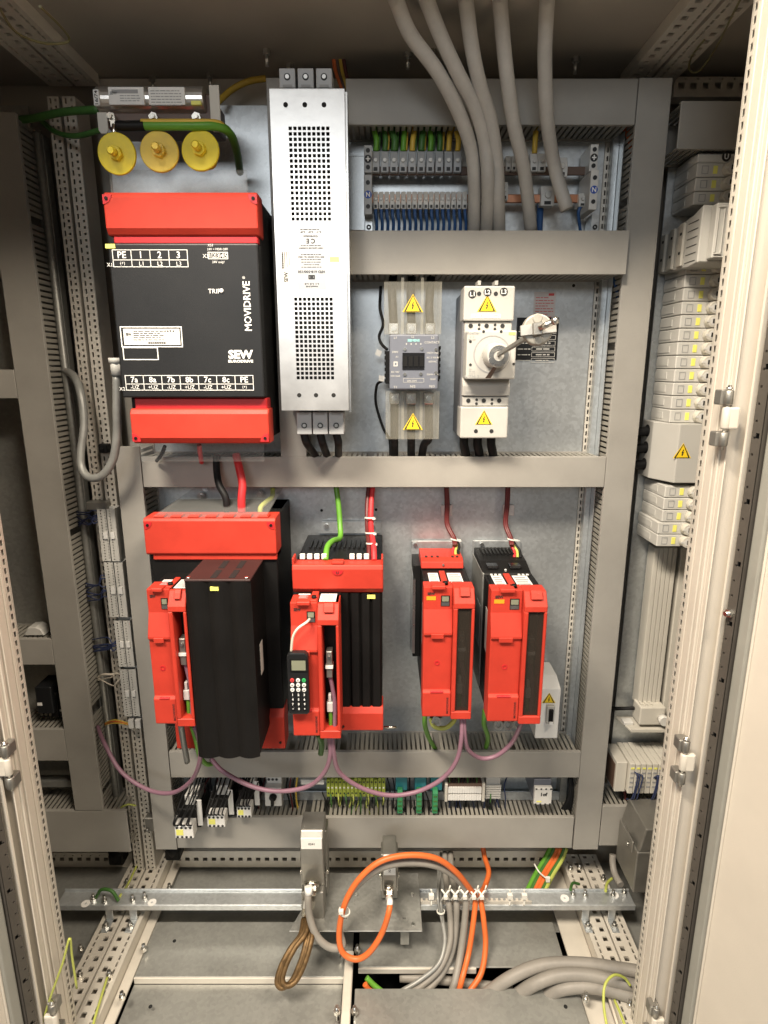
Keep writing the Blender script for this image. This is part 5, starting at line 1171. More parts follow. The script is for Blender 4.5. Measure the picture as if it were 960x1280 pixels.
# green-yellow terminals
x0, x1, za, zb_ = fr(408, 482, 973, 996, 1.335); n = 15; wd = (x1 - x0) / n
t = thing('earth_terminals', 'row of green-yellow earth terminals in the low component row', 'terminal strip', ((x0 + x1) / 2, YP, za))
for k in range(n):
    m = obj('terminal', G().box(x0 + wd * k + .0004, x0 + wd * (k + 1) - .0008, 1.335, 1.374, za, zb_ - (.004 if k % 3 == 0 else 0)), 'green_yellow', t, .0008)
    for f in (.2, .5, .8): obj('clamp_point', G().box(x0 + wd * (k + .3), x0 + wd * (k + .7), 1.3342, 1.335, za + (zb_ - za) * f - .002, za + (zb_ - za) * f + .002), 'label' if f == .5 else 'black_print', m)
for k in range(8):
    xx = x0 + wd * (1 + 2 * k * .95); obj('wire', G().tube([(xx, 1.334, za + .01), (xx + .002, 1.326, za - .002), (xx + random.uniform(-.004, .004), 1.335, za - .02), (xx, 1.36, za - .045)], .0020, 6), 'cable_lime' if k % 2 else 'cable_darkgreen', t)
# green plug connectors
for k, u in enumerate((500, 524, 544)):
    x0, x1, za, zb_ = fr(u - 3.3, u + 3.3, 990, 1019, 1.31)
    t = thing('green_plug', '%s upright green plug connector in the low row' % ['left', 'middle', 'right'][k], 'plug', ((x0 + x1) / 2, 1.36, za), 'green plug connectors')
    obj('plug_body', G().prism([(1.33, za), (1.312, za + .003), (1.31, zb_ - .004), (1.318, zb_), (1.33, zb_)], 'x', x0, x1), 'green_plastic', t, .001)
    for f in (.2, .4, .6, .8): obj('plug_slot', G().box(x0 + .002, x1 - .002, 1.3092, 1.3112, za + (zb_ - za) * f - .0014, za + (zb_ - za) * f + .0014), 'cable_darkgreen', t)
    obj('socket', G().box(x0 - .004, x1 + .012, 1.331, 1.372, zb_ - .012, zb_ + .026), 'teal_plastic' , t, .001)
    obj('wires', G().tube([(x1 + .001, 1.325, za + .006), (x1 + .006, 1.33, za - .004), (x1 + .004, 1.36, za - .016)], .0022, 6).tube([(x0 - .001, 1.325, za + .012), (x0 - .005, 1.33, za + .0), (x0 - .004, 1.36, za - .016)], .0022, 6), 'cable_black', t)
g = G()
for k in range(9): cable('black_wire', '%s thin black wire hanging between the green plugs' % ORD[k].replace('topmost', 'first'), px((484 + 7 * k, 972, 1.355), (486 + 7 * k + random.uniform(-4, 4), 988, 1.345), (484 + 7.5 * k, 1004, 1.345), (486 + 7 * k, 1022, 1.355)), .0017, 'cable_black', 'thin black wires between the green plugs', 6)
# white terminal block
x0, x1, za, zb_ = fr(556, 606, 984, 1001, 1.325)
t = thing('marker_terminals', 'white double row terminal block with pale end caps in the low row', 'terminal strip', ((x0 + x1) / 2, YP, za))
obj('block_body', G().box(x0 + .006, x1 - .006, 1.332, 1.374, za - .004, zb_ + .006), 'brown_bakelite', t)
for a in (x0, x1 - .007): obj('end_cap', G().box(a, a + .007, 1.322, 1.374, za - .001, zb_ + .010), 'pale_plastic', t, .001)
n = 14; wd = (x1 - x0 - .016) / n
for r_ in range(2):
    for k in range(n): obj('marker', G().box(x0 + .008 + wd * k, x0 + .008 + wd * (k + 1) - .0006, 1.3265, 1.332, za + (zb_ - za) * (.52 * r_), za + (zb_ - za) * (.52 * r_ + .40)), 'label', t)
for k in range(10): obj('wire', G().tube([(x0 + .012 + wd * k * 1.25, 1.336, zb_ + .006), (x0 + .012 + wd * k * 1.25, 1.33, zb_ + .016), (x0 + .014 + wd * k * 1.25, 1.36, zb_ + .036)], .0016, 6), 'cable_darkgreen' if k % 3 == 0 else 'cable_black', t)
# dark clamp block
x0, x1, za, zb_ = fr(608, 626, 974, 1010, 1.335); t = thing('rail_clamp', 'grey clamp block right of the white terminal block', 'terminal clamp', ((x0 + x1) / 2, YP, za))
obj('clamp_body', G().box(x0, x1, 1.345, 1.374, za + .02, zb_), 'grey_plastic', t, .001)
for k in range(6): obj('rib', G().box(x0 - .001, x1 + .001, 1.340, 1.345, za + .024 + .007 * k, za + .028 + .007 * k), 'grey_plastic', t)
obj('wires', G().tube([(x0 + .006, 1.342, za + .022), (x0 + .008, 1.335, za + .006), (x0 + .010, 1.35, za - .012)], .003, 6).tube([(x0 + .014, 1.342, za + .022), (x0 + .014, 1.333, za + .004), (x0 + .018, 1.35, za - .012)], .003, 6), 'cable_black', t)
# relay '1of'
x0, x1, za, zb_ = fr(668, 690, 985, 1006, 1.30)
t = thing('timer_relay', 'small white relay with bold black print at the right of the low row', 'relay', ((x0 + x1) / 2, YP, za))
obj('relay_case', G().box(x0, x1, 1.312, 1.398, za + .004, P(0, 974, 1.312).z), 'contactor_grey', t, .001); obj('relay_front', G().box(x0, x1, 1.30, 1.312, za, zb_), 'terminal_white', t, .0015)
obj('lettering', G().text('1of', (x0 + x1) / 2 + .002, (za + zb_) / 2 + .006, 1.2994, h=.0105, bold=.05), 'black_print', t); obj('yellow_sticker', G().box(x0 + .006, x0 + .018, 1.2993, 1.30, za + .008, za + .011), 'yellow_tag', t)
for k in range(4): xx = x0 + .004 + (x1 - x0 - .008) * k / 3; obj('terminal_slot', G().box(xx - .002, xx + .002, 1.2992, 1.30, zb_ - .005, zb_ - .001), 'black_print', t); obj('terminal_slot', G().box(xx - .002, xx + .002, 1.2992, 1.30, za + .001, za + .004), 'black_print', t)
x0, x1, za, zb_ = fr(700, 708, 972, 1010, 1.37); single('upright_rail', G().box(x0, x1, 1.37, 1.399, za, zb_), 'galv_dull', 'short steel upright behind the small white relay', 'rail')
for k in range(3): cable('black_hose', ['front', 'middle', 'rear'][k] + ' black cable curving beside the right upright duct', px((712 + k, 972, 1.35), (713 + k, 990, 1.345), (706 + 3 * k, 1008, 1.345), (694 + 4 * k, 1020, 1.35)), .005, 'cable_black', 'black cables by the right duct')

# ------------------------------------------------------------------ wires of the lower drives
cable('dc_cable', 'black cable dropping into the largest drive', px((270, 568, 1.30), (271, 590, 1.285), (274, 606, 1.27), (282, 622, 1.26), (284, 640, 1.26)), .0075, 'cable_black')
cable('dc_cable', 'bright red cable dropping into the largest drive', px((295, 568, 1.29), (299, 585, 1.275), (303, 605, 1.262), (302, 622, 1.255), (302, 640, 1.255)), .0085, 'cable_red')
cable('dc_cable', 'dark wire left of the clear guard under the supply unit', px((206, 558, 1.25), (202, 568, 1.27), (196, 576, 1.30)), .004, 'cable_black')
cable('dc_cable', 'pink red wire seen through the lower clear guard', px((249, 556, 1.25), (250, 566, 1.26), (252, 578, 1.29)), .005, 'cable_red')
cable('earth_lead', 'yellow-green lead with a lug beside the largest drive', px((341, 611, 1.36), (340, 621, 1.34), (332, 628, 1.30), (326, 634, 1.275), (325, 642, 1.27)), .0055, 'cable_lime')
a = P(300, 634, 1.385); single('brass_bar', G().box(a.x - .055, a.x + .06, 1.385, 1.392, a.z - .008, a.z + .008), 'brass', 'brass bar on the panel behind the top of the largest drive', 'bar', None, .001)
for k, (u, v) in enumerate(((252, 619), (326, 617))): a = P(u, v, 1.39); single('panel_bolt', G().hexnut(a, a - VY * .010, .0085).cyl(a - VY * .010, a - VY * .016, .005), 'steel', ['left', 'right'][k] + ' bright bolt on the panel above the largest drive', 'bolt', 'panel bolts')
cable('earth_lead', 'bright green lead down to the top of the keypad drive', px((420, 607, 1.35), (423, 630, 1.34), (425, 655, 1.325), (425, 672, 1.30), (416, 676, 1.26), (409, 684, 1.225), (407, 701, 1.196)), .0062, 'cable_green')
cable('motor_cable', 'dark maroon cable beside the red one at the keypad drive', px((461, 607, 1.35), (459, 630, 1.33), (459, 660, 1.29), (461, 682, 1.23), (461, 701, 1.20)), .005, 'cable_maroon')
cable('motor_cable', 'crimson cable down to the keypad drive', px((466, 607, 1.35), (464, 630, 1.33), (464, 660, 1.285), (467, 682, 1.225), (468, 701, 1.196)), .006, 'cable_red')
for k, (u, v) in enumerate(((462, 648), (463, 667), (464, 680))): a = P(u, v, 1.30 - .033 * k); single('cable_tie', G().ring(a, (0, .2, 1), .010, .0115, .003, 16).box(a.x + .006, a.x + .013, a.y - .012, a.y - .006, a.z, a.z + .003), 'tie_white', ['upper', 'middle', 'lower'][k] + ' white tie around the crimson cable', 'cable tie', 'ties on the crimson cable')
for (u, d, nm) in ((557, 9, 'third drive'), (634, -4, 'rightmost drive')):
    e = u + (11 if u < 600 else 5)
    for k in range(2): cable('motor_cable', '%s maroon cable above the %s' % (['left', 'right'][k], nm), px((u + 2 * k, 607, 1.37), (u + 1 + 2 * k + (0 if u < 600 else -2), 630, 1.372), (u + 1 + 2 * k - (0 if u < 600 else 4), 655, 1.37), (e - 2 + 2 * k, 672, 1.35), (e + 2 * k, 682, 1.33)), .0042, 'cable_maroon')
    for k in range(3): cable('phase_wire', '%s wire of the splayed tail above the %s' % (['red', 'yellow-green', 'black'][k], nm), px((e + k, 676, 1.35), (e + 3 * k, 682, 1.34), (e + 4 + 3.4 * k - (6 if u < 600 else 0), 689, 1.33), (e + 4 + 4.0 * k - (6 if u < 600 else 0), 697, 1.315)), .0032, ['cable_red', 'cable_lime', 'cable_black'][k], 'splayed tails above the drives', 8)
    a = P(u + 1, 637, 1.398); tb = single('tie_base', G().box(a.x - .013, a.x + .013, 1.388, 1.3985, a.z - .013, a.z + .013), 'pink_paper', 'pale square tie base on the panel above the %s' % nm, 'tie base', 'tie bases', .001)
    a = P(e, 675, 1.345); single('cable_tie', G().ring(a, (.2, .1, 1), .008, .0098, .003, 14).box(a.x + .006, a.x + .014, a.y - .010, a.y - .006, a.z, a.z + .003), 'tie_white', 'white tie at the maroon cable end above the %s' % nm, 'cable tie')
# violet bus loops
VI = [('leftmost violet bus cable sagging across the left rear post', [(122, 908, 1.33), (131, 930, 1.28), (152, 965, 1.24), (185, 987, 1.215), (215, 991, 1.19), (238, 977, 1.165), (249, 955, 1.14), (250, 930, 1.125), (243, 908, 1.11)]),
      ('violet bus cable looping from the finned drive to the keypad drive', [(263, 948, 1.17), (280, 965, 1.16), (315, 983, 1.15), (350, 989, 1.145), (385, 983, 1.135), (405, 966, 1.12), (413, 943, 1.11), (411, 918, 1.106)]),
      ('widest violet bus cable looping from the keypad drive to the third drive', [(415, 918, 1.106), (417, 940, 1.11), (424, 965, 1.125), (450, 984, 1.14), (485, 994, 1.15), (520, 990, 1.155), (552, 974, 1.15), (571, 950, 1.145), (577, 920, 1.145), (577, 896, 1.156)]),
      ('short violet bus cable under the two rightmost drives', [(580, 896, 1.156), (581, 920, 1.15), (586, 938, 1.16), (602, 948, 1.175), (622, 944, 1.175), (640, 928, 1.165), (650, 908, 1.14), (652, 900, 1.136)])]
for nm, p in VI: cable('bus_cable', nm, px(*p), .0049, 'cable_violet', 'violet bus cables', 10)
cable('flexible_hose', 'short grey corrugated hose below the largest drive', px((226, 905, 1.13), (229, 925, 1.15), (234, 952, 1.19)), .0065, 'cable_silver')
cable('earth_lead', 'green lead curling below the finned drive', px((240, 908, 1.12), (245, 925, 1.13), (250, 945, 1.15), (258, 955, 1.17), (268, 954, 1.20)), .0052, 'cable_green')
cable('earth_lead', 'clear and green lead tuft below the keypad drive', px((398, 918, 1.13), (402, 930, 1.14), (401, 942, 1.16)), .0062, 'cable_darkgreen')
a = P(480, 909, 1.2); single('metal_pin', G().cyl(a, a + VX * .028, .0028, n=10), 'nickel', 'bright metal pin right of the keypad drive foot', 'pin')
# ------------------------------------------------------------------ floor: clamp rail, connector plate, cables
ZR = .052
ya, yb = PZ(0, 1131, ZR).y, PZ(0, 1114, ZR).y
rx0, rx1 = PZ(76, 1122, ZR).x, PZ(790, 1122, ZR).x
t = thing('clamp_rail', 'long steel cable clamp rail crossing the cabinet floor', 'rail', (0, ya, 0))
obj('rail_top', G().box(rx0, rx1, ya, yb, ZR - .003, ZR), 'galv', t, .0012)
obj('rail_lip', G().box(rx0, rx1, ya - .003, ya, ZR - .014, ZR + .001), 'galv', t, .0008)
obj('rail_back', G().box(rx0, rx1, yb, yb + .003, ZR - .014, ZR + .006), 'galv', t, .0008)
# toothed strip on the rail
ta, tb = PZ(525, 1122, ZR).x, PZ(662, 1122, ZR).x; n = 22
for k in range(n):
    x = ta + (tb - ta) * k / n; obj('tooth', G().box(x, x + (tb - ta) / n * .55, ya + .004, ya + .014, ZR, ZR + .006), 'frame', t, .001)
obj('tooth_base', G().box(ta, tb, ya + .001, ya + .0035, ZR + .0002, ZR + .009), 'frame', t)
for (u, v) in ((107, 1130), (190, 1128.5), (706, 1123), (768, 1119)):
    p = PZ(u, v, ZR); obj('washer', G().ring(p + VZ * .0002, (0, 0, 1), .003, .0105, .0015, 20), 'label', t)
for (u, v) in ((117, 1126), (131, 1128), (166, 1127), (181, 1124), (716, 1120), (731, 1121), (766, 1121), (780, 1118)):
    p = PZ(u, v, ZR); obj('bolt', G().hexnut(p, p + VZ * .007, .0065).cyl(p, p + VZ * .020, .0035), 'steel', t)
for (u) in (135, 165, 733, 766):
    p = PZ(u, 1140, .03); x = p.x
    s = obj('stand_off', G().box(x - .009, x + .009, ya + .004, ya + .007, 0, ZR - .003).box(x - .009, x + .009, ya - .030, ya + .004, .0, .003), 'galv', t, .001); obj('bolt', G().hexnut((x, ya - .016, .003), (x, ya - .016, .010), .007).cyl((x, ya - .016, .01), (x, ya - .016, .018), .004), 'steel', s)
p = PZ(145, 1124, ZR); cable('earth_lead', 'dark green earth lead arching over the left end of the clamp rail', [PZ(120, 1122, ZR + .005), PZ(127, 1112, ZR + .03), PZ(140, 1114, ZR + .03), PZ(148, 1126, ZR + .006)], .004, 'cable_darkgreen')
cable('earth_lead', 'yellow-green lead lying on the left floor bar', [PZ(183, 1062, .01), PZ(172, 1080, .012), PZ(160, 1105, .012), PZ(150, 1120, ZR + .004)], .0028, 'cable_lime')
cable('earth_lead', 'yellow-green lead along the front of the left floor bar', [PZ(134, 1222, .006), PZ(127, 1245, .008), PZ(118, 1275, .008), PZ(112, 1300, .01)], .0028, 'cable_lime')
for k, (u, v) in enumerate(((159, 1106), (101, 1189), (100, 1222), (137, 1221), (180, 1188), (153, 1248), (212, 1112))):
    p = PZ(u, v, 0 if k != 4 else -.02); single('floor_bolt', G().hexnut(p, p + VZ * .008, .007).cyl(p, p + VZ * .018, .004), 'steel', ['bolt on the left floor bar just in front of its back end', 'bolt left of the left floor bar beside the post', 'bolt on the left floor bar near the left post', 'bolt on the inner left floor bar toward the front', 'bolt at the edge of the left floor plate', 'foremost bolt on the inner left floor bar', 'bolt behind the left end of the clamp rail'][k], 'bolt', 'floor bolts')
cable('yellow_wire', 'yellow-green wire rising in front of the left post', px((50, 1290, .90), (62, 1250, .90), (78, 1205, .90), (87, 1173, .905), (90, 1195, .91), (96, 1235, .915)), .0022, 'cable_lime', None, 8)
# tilted connector plate
A, B, C_, D = P(404, 1091, 1.288), P(523, 1091, 1.288), P(528, 1164, 1.134), P(361, 1164, 1.134)
t = thing('connector_plate', 'tilted grey steel plate carrying two plug connectors', 'mounting plate', (A + C_) / 2)
nn = (B - A).cross(D - A).normalized()
if nn.z < 0: nn = -nn
V = [D, C_, B, A]; obj('sheet', G().hexa([p - nn * .003 for p in V] + list(V)), 'galv_dull', t, .001)
lo = lambda a, b, e=0: A + (B - A) * a + (D - A) * b + nn * e + ((C_ - D) - (B - A)) * a * b
for (a, b) in ((.10, .46), (.42, .40), (.93, .40), (.93, .9)): p = lo(a, b); obj('screw', G().cyl(p, p + nn * .004, .0038, n=10), 'steel', t)
ex = (C_ - D).normalized(); ey = nn.cross(ex)
for (a, b) in ((.39, .80), (.86, .80)): p = lo(a, b, .0006); obj('marking', G().hexa([p + ex * x + ey * y_ + nn * e for e in (-.0003, .0) for x, y_ in ((-.008, -.005), (.008, -.005), (.008, .005), (-.008, .005))]), 'plate', t); obj('lettering', G().text('X4', 0, 0, 0, h=.0045, nrm=ex, up=ey, at=p + nn * .0004), 'black_print', t)
for xx in (D.x + .05, C_.x - .05): obj('plate_leg', G().box(xx, xx + .02, 1.152, 1.162, 0, D.z - .004), 'galv_dull', t)

def plug(label, u, vtop, vmid, vbot, w, Y, tag, rot):
    x0, x1, _, _ = fr(u - w / 2, u + w / 2, vtop, vbot, Y); z0, z1, zm = P(0, vbot, Y).z, P(0, vtop, Y).z, P(0, vmid, Y).z
    t = thing('plug_connector', label, 'connector', ((x0 + x1) / 2, Y, z0), 'plug connectors'); xm = (x0 + x1) / 2; D_ = .075
    h = obj('hood', G().prism([(Y + D_, z0), (Y + .010, z0), (Y, zm), (Y + .002, z1 - .014), (Y + .014, z1), (Y + D_, z1)], 'x', x0, x1), 'zinc_cast', t, .003, 2)
    obj('base_housing', G().box(x0 - .004, x1 + .004, Y + .045, Y + D_ + .012, z0 - .062, z1 - .03), 'zinc_cast', t, .002)
    for s, x in ((-1, x0), (1, x1)):
        obj('locking_lever', G().box(x + s * .001, x + s * .0035, Y + .018, Y + .06, z0 - .012, z0 + .030), 'steel', t, .001); obj('pivot', G().cyl((x + s * .0035, Y + .035, z0 + .018), (x + s * .007, Y + .035, z0 + .018), .0055, n=12), 'nickel', t)
    lh = (z1 - zm) * .34; zl = z1 - .012 - lh
    lb = obj('marking_label', G().box(x0 + .003, x1 - .003, Y - .0006, Y + .004, zl - (0 if rot == 0 else .012), zl + lh), 'label', t)
    obj('lettering', G().text(tag, xm, zl + lh / 2 - (0 if rot == 0 else .006), Y - .001, h=.006 if rot == 0 else .005, rot=rot, bold=.02), 'black_print', lb)
    zg = z0 + .022; gd = Vector((0, -.75, -.66)).normalized(); p = Vector((xm - .002, Y + .002, zg))
    gl = obj('cable_gland', G().cyl(p, p + gd * .012, w * .00062, n=20).hexnut(p + gd * .010, p + gd * .020, w * .00068).cyl(p + gd * .020, p + gd * .030, w * .00052, w * .0004, 18), 'nickel', t)
    return p + gd * .03
g1 = plug('large grey plug connector with a white tag at the left of the plate', 390, 1043, 1080, 1112, 29, 1.175, '0241', 0)
g2 = plug('small grey plug connector with upright tag on the plate', 487, 1074, 1100, 1117, 18, 1.165, 'X2-02', 90)
x0_, x1_, za_, zb2 = fr(377, 405, 1112, 1152, 1.165)
single('connector_housing', G().box(x0_, x1_, 1.165, 1.215, P(0, 1150, 1.165).z, P(0, 1116, 1.165).z), 'zinc_cast', 'lower grey housing under the large plug connector', 'connector', None, .003, 2)
# second gland under the large connector and its braided loop
p = P(383, 1146, 1.14); single('cable_gland', G().cyl(p + Vector((.004, .03, .03)), p, .013, n=18).hexnut(p + Vector((.003, .022, .022)), p + Vector((.0015, .011, .011)), .016), 'nickel', 'nickel gland below the large plug connector', 'cable gland')
bp = [p, P(379, 1166, 1.10), P(366, 1184, 1.075), P(355, 1205, 1.055), P(350, 1224, 1.04), P(356, 1232, 1.035), P(368, 1224, 1.045), P(379, 1200, 1.065), P(386, 1175, 1.09), P(388, 1158, 1.12)]
g = G()
for k in (-1, 0, 1): g.tube([q_ + Vector((.0062 * k, -.003 * abs(k), .0025 * k)) for q_ in bp], .0058, 8)
single('braided_strap', g, 'brass', 'brown braided strap loop hanging below the large plug connector', 'strap')
# grey cable from the large connector
cable('grey_cable', 'grey cable curving down from the large plug connector', [g1 + Vector((0, .008, .008)), P(385, 1118, 1.12), P(387, 1145, 1.11), P(396, 1170, 1.10), P(412, 1184, 1.095), P(428, 1182, 1.10), P(424, 1160, 1.11), P(430, 1130, 1.12), P(447, 1106, 1.13), P(475, 1085, 1.14), P(510, 1078, 1.15), P(545, 1082, 1.16), P(570, 1097, 1.17), P(582, 1115, 1.18), P(581, 1150, 1.16), P(576, 1190, 1.13), P(569, 1225, 1.09), P(563, 1245, 1.075)], .0082, 'cable_grey', None, 12)
p = g1 + Vector((0, .004, .004)); single('marker_sleeve', G().tube([P(385.5, 1108, 1.126), P(386, 1118, 1.119)], .0090), 'label', 'white marker sleeve on the grey cable at the large plug connector', 'cable marker')
cable('orange_cable', 'orange cable looping from the small plug connector to the clamp rail', [g2 + Vector((0, .006, .006)), P(487, 1135, 1.10), P(478, 1165, 1.09), P(462, 1190, 1.085), P(445, 1199, 1.085), P(428, 1190, 1.09), P(424, 1165, 1.10), P(431, 1130, 1.11), P(448, 1100, 1.12), P(475, 1077, 1.13), P(510, 1069, 1.14), P(545, 1073, 1.15), P(570, 1090, 1.16), P(588, 1112, 1.175), P(594, 1122, 1.18), P(592, 1150, 1.16), P(586, 1190, 1.13), P(578, 1222, 1.09), P(572, 1245, 1.075)], .0066, 'cable_orange', 'orange cables', 12)
single('marker_sleeve', G().tube([g2 + Vector((0, .004, .004)), P(487.5, 1126, 1.113), P(487, 1132, 1.106)], .0068), 'label', 'pale marker sleeve on the orange cable at the small plug connector', 'cable marker')
cable('orange_cable', 'orange cable dropping from the lowest duct past the clamp rail into the floor', [P(603, 1056, 1.36), P(606, 1072, 1.34), P(611, 1090, 1.29), P(606, 1108, 1.24), P(601, 1120, 1.19), P(604, 1145, 1.165), P(607, 1180, 1.14), P(602, 1215, 1.105), P(588, 1238, 1.08), P(580, 1250, 1.07)], .0066, 'cable_orange', 'orange cables', 12)
GB = [((548, 1080), (549, 1100), (550, 1125), (553, 1150), (556, 1178), (548, 1205), (525, 1225), (500, 1240)), ((556, 1066), (557, 1095), (560, 1122), (563, 1150), (562, 1180), (550, 1210), (530, 1230), (512, 1242)), ((563, 1066), (565, 1095), (570, 1122), (570, 1155), (565, 1190), (552, 1218), (538, 1234), (525, 1245))]
for k, p in enumerate(GB):
    cable('signal_cable', ['left thin', 'middle', 'right'][k] + ' grey signal cable hanging over the clamp rail into the floor', [P(u, v, (1.34, 1.27, 1.185, 1.165, 1.135, 1.105, 1.088, 1.072)[i]) for i, (u, v) in enumerate(p)], (.0050, .0072, .0076)[k], 'cable_silver' if k == 0 else 'cable_grey', 'grey signal cables', 10)
cable('signal_cable', 'thinnest silver signal cable left of the clamped bundle', [P(551, 1066, 1.36), P(551, 1090, 1.29), P(547, 1118, 1.185), P(551, 1145, 1.165), P(555, 1165, 1.155), P(553, 1190, 1.14)], .003, 'cable_silver', 'grey signal cables', 8)
for k, u in enumerate((557, 569, 581, 592, 602)):
    c = P(u, 1119, 1.172); q5 = lambda a, b: P(u + a, 1119 + b, 1.170)
    single('cable_tie', G().tube([q5(-5, -7), q5(5, 6)], .0022, 6).tube([q5(5, -7), q5(-5, 6)], .0022, 6).box(c.x - .005, c.x + .004, 1.163, 1.170, c.z - .004, c.z + .004).tube([q5(4, -6), q5(6, -12)], .0018, 6), 'tie_white', 'crossed white cable tie on the clamp rail, %s from the left' % ['first', 'second', 'third', 'fourth', 'fifth'][k], 'cable tie', 'crossed ties on the clamp rail')
for k, (u, nm) in enumerate(((539, 'loose white tie standing on the clamp rail left of the bundle'), (637, 'small white tie on the clamp rail right of the orange cables'), (655, 'thin upright white tie at the right of the toothed strip'))):
    single('cable_tie', G().tube([P(u, 1132, 1.175), P(u + 1, 1118, 1.18), P(u, 1112, 1.18)], .0022, 6).box(P(u, 0, 1.18).x * 0 + P(u, 1120, 1.178).x - .006, P(u, 1120, 1.178).x + .006, 1.172, 1.18, P(u, 1122, 1.178).z, P(u, 1117, 1.178).z), 'tie_white', nm, 'cable tie')
a = P(434, 1143, 1.11); single('cable_tie', G().ring(P(430, 1140, 1.108), (.3, 0, 1), .011, .0135, .004, 16).box(P(427, 1139, 1.095).x - .006, P(427, 1139, 1.095).x + .004, 1.09, 1.098, P(427, 1139, 1.095).z - .004, P(427, 1139, 1.095).z + .004), 'tie_white', 'white tie holding the orange loop to the grey cable', 'cable tie')
single('cable_tie', G().ring(P(551, 1140, 1.17), (0, .2, 1), .008, .010, .003, 14), 'tie_white', 'white tie around the thin signal cables below the clamp rail', 'cable tie')
# thick grey cables at the lower right
TH = [[(604, 1246, -.05), (640, 1221, .0), (680, 1206, .02), (730, 1205, .03), (775, 1211, .03), (830, 1220, .03)], [(640, 1248, -.05), (668, 1230, .0), (700, 1219, .02), (735, 1219, .028), (770, 1227, .028), (830, 1242, .028)], [(675, 1250, -.05), (696, 1238, -.01), (725, 1233, .008), (755, 1236, .012), (785, 1244, .012), (830, 1256, .012)]]
for k, p in enumerate(TH): cable('supply_cable', ['rearmost', 'middle', 'front'][k] + ' thick grey cable coming out of the floor opening at right', [PZ(*q_) for q_ in p], .0138, 'cable_grey', 'thick grey floor cables', 14)
cable('supply_cable', 'grey cable seen inside the floor opening', [PZ(500, 1222, -.06), PZ(540, 1224, -.055), PZ(590, 1230, -.06), PZ(640, 1236, -.07)], .010, 'cable_grey')
cable('earth_lead', 'bright green cable poking up in the floor opening', [PZ(458, 1222, -.03), PZ(468, 1232, -.045), PZ(482, 1243, -.06)], .006, 'cable_green'); cable('orange_cable', 'orange cable end beside the green one in the floor opening', [PZ(456, 1230, -.035), PZ(462, 1238, -.05), PZ(474, 1244, -.06)], .006, 'cable_orange')
cable('yellow_wire', 'yellow-green wire arching over the thick grey floor cables', [PZ(762, 1300, .01), PZ(755, 1260, .045), PZ(756, 1232, .07), PZ(767, 1219, .075), PZ(780, 1222, .06), PZ(788, 1232, .045)], .0028, 'cable_lime', None, 8)
for k in range(2): cable('pale_strap', ['left', 'right'][k] + ' pale strap at the foot of the right floor bar', [PZ(762 + 6 * k, 1250, .004), PZ(768 + 8 * k, 1268, .004), PZ(776 + 10 * k, 1295, .004)], .003, 'cable_white' if k == 0 else 'cable_lime', None, 8)
# green and orange bundle at right
for k, (m, d) in enumerate((('cable_green', 0), ('cable_darkgreen', 5), ('cable_orange', 9), ('cable_orange', 14), ('cable_darkgreen', 19), ('cable_lime', 22))):
    cable('bundle_cable', '%s cable of the slanting bundle behind the clamp rail' % ['leftmost green', 'dark green', 'left orange', 'right orange', 'second dark green', 'rightmost yellow-green'][k], [P(700 - 12 + d * .9, 1060, 1.37), P(692 - 12 + d, 1075, 1.35), P(676 - 8 + d, 1095, 1.31), P(664 - 6 + d, 1115, 1.27)], .0058, m, 'slanting cable bundle', 10)
single('cable_tie', G().tube([P(668, 1080, 1.315), P(674, 1090, 1.295), P(684, 1099, 1.29)], .002, 6).box(P(684, 1099, 1.29).x - .004, P(684, 1099, 1.29).x + .006, 1.285, 1.292, P(684, 1101, 1.29).z, P(684, 1096, 1.29).z), 'tie_white', 'white tie across the slanting cable bundle', 'cable tie')
cable('grey_cable', 'pale grey cable standing up behind the right end of the clamp rail', [P(766, 1068, 1.33), P(766, 1080, 1.32), P(769, 1093, 1.30), P(776, 1106, 1.27)], .0085, 'cable_grey')
cable('earth_lead', 'yellow-green lead curving to the right end of the clamp rail', [P(765, 1098, 1.28), P(759, 1104, 1.26), P(757, 1114, 1.23)], .0034, 'cable_lime')
cable('earth_lead', 'dark green lead curving to the inner bolt of the clamp rail', [P(724, 1105, 1.28), P(716, 1104, 1.27), P(713, 1112, 1.24)], .0034, 'cable_darkgreen')
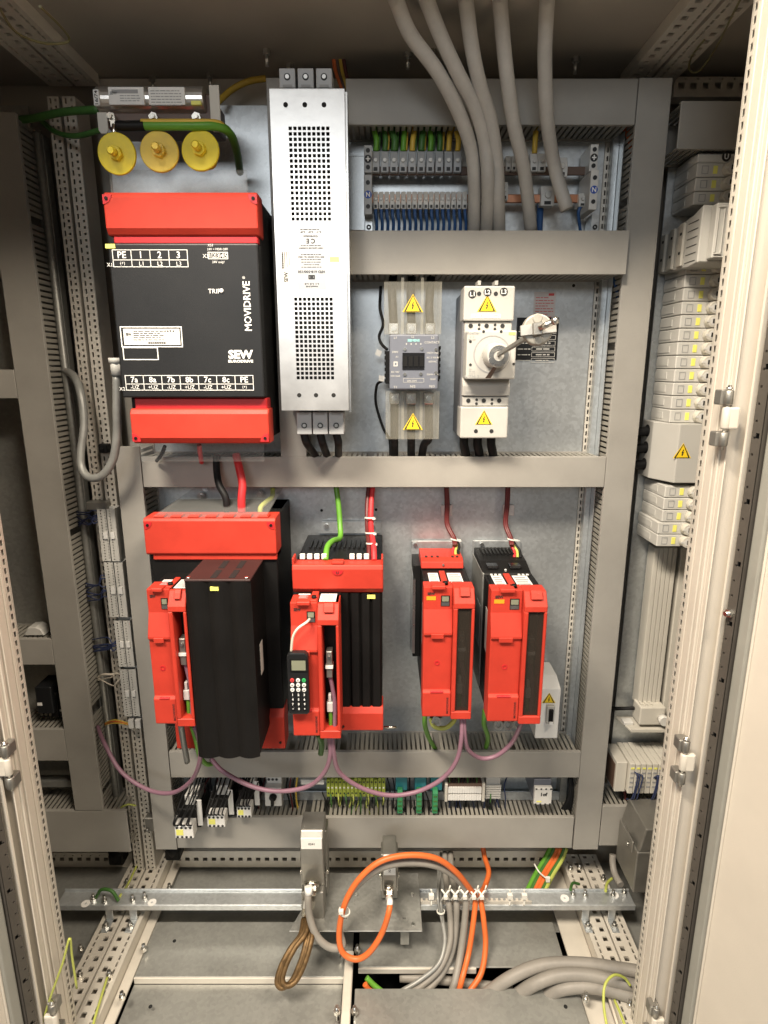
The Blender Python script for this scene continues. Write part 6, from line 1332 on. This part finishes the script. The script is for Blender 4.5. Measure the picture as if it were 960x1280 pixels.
for k, (u, v) in enumerate(((754, 1101), (713, 1088), (724, 1087), (732, 1250), (787, 1258))):
    p = PZ(u, v, 0.0); single('floor_bolt', G().hexnut(p, p + VZ * .008, .007).cyl(p, p + VZ * .018, .004), 'steel', ['bolt on the outer right floor bar behind the clamp rail', 'left bolt at the back end of the right floor bar', 'right bolt at the back end of the right floor bar', 'bolt beside the front right floor plate', 'bolt near the foot of the right post'][k], 'bolt', 'floor bolts')
for k, (u, v) in enumerate(((148, 1068), (218, 1062))): a = P(u, v, 1.39); single('rubber_foot', G().cyl(a + VZ * .022, a - VZ * .02, .026, .018, 16).box(a.x - .02, a.x + .02, 1.37, 1.41, a.z - .02, a.z + .012), 'black', ['left', 'right'][k] + ' black rubber piece at the rear left floor corner', 'rubber piece', 'rubber pieces', .004)
a = P(187, 1030, 1.35); single('corner_clip', G().box(a.x - .010, a.x + .014, 1.345, 1.368, a.z - .02, a.z + .022).cyl((a.x - .004, 1.345, a.z - .012), (a.x - .004, 1.338, a.z - .012), .005), 'zinc_cast', 'steel corner clip at the foot of the left rear posts', 'clip', None, .002)
cable('earth_lead', 'pale green lead arching near the foot of the left rear posts', px((141, 1035, 1.34), (146, 1015, 1.33), (158, 1006, 1.33), (170, 1007, 1.34)), .0022, 'cable_lime', None, 8)
# thin yellow wires by the roof at right and left
cable('roof_wire', 'thin yellow-green wire looping under the right roof bars', [P(930, -10, 1.0), P(915, 20, 1.1), P(895, 60, 1.25), P(875, 88, 1.32), P(862, 88, 1.33), P(864, 72, 1.3), P(880, 50, 1.2)], .0018, 'wire_dull', None, 8)
cable('roof_wire', 'thin dark wire looping under the left roof bars', [P(-4, 5, 1.0), P(20, 40, 1.1), P(55, 54, 1.15), P(85, 52, 1.18), P(80, 38, 1.15), P(50, 8, 1.05)], .0020, 'wire_dull', None, 8)
cable('roof_wire', 'orange brown cable at the top of the long upright duct', px((779, 155, 1.38), (784, 165, 1.37), (789, 178, 1.355), (790, 190, 1.35)), .006, 'cable_orange')
cable('blue_wire', 'blue wire spilling from the duct end above the right duct slots', px((766, 345, 1.37), (769, 355, 1.36), (772, 368, 1.355), (771, 376, 1.36)), .0034, 'cable_blue')
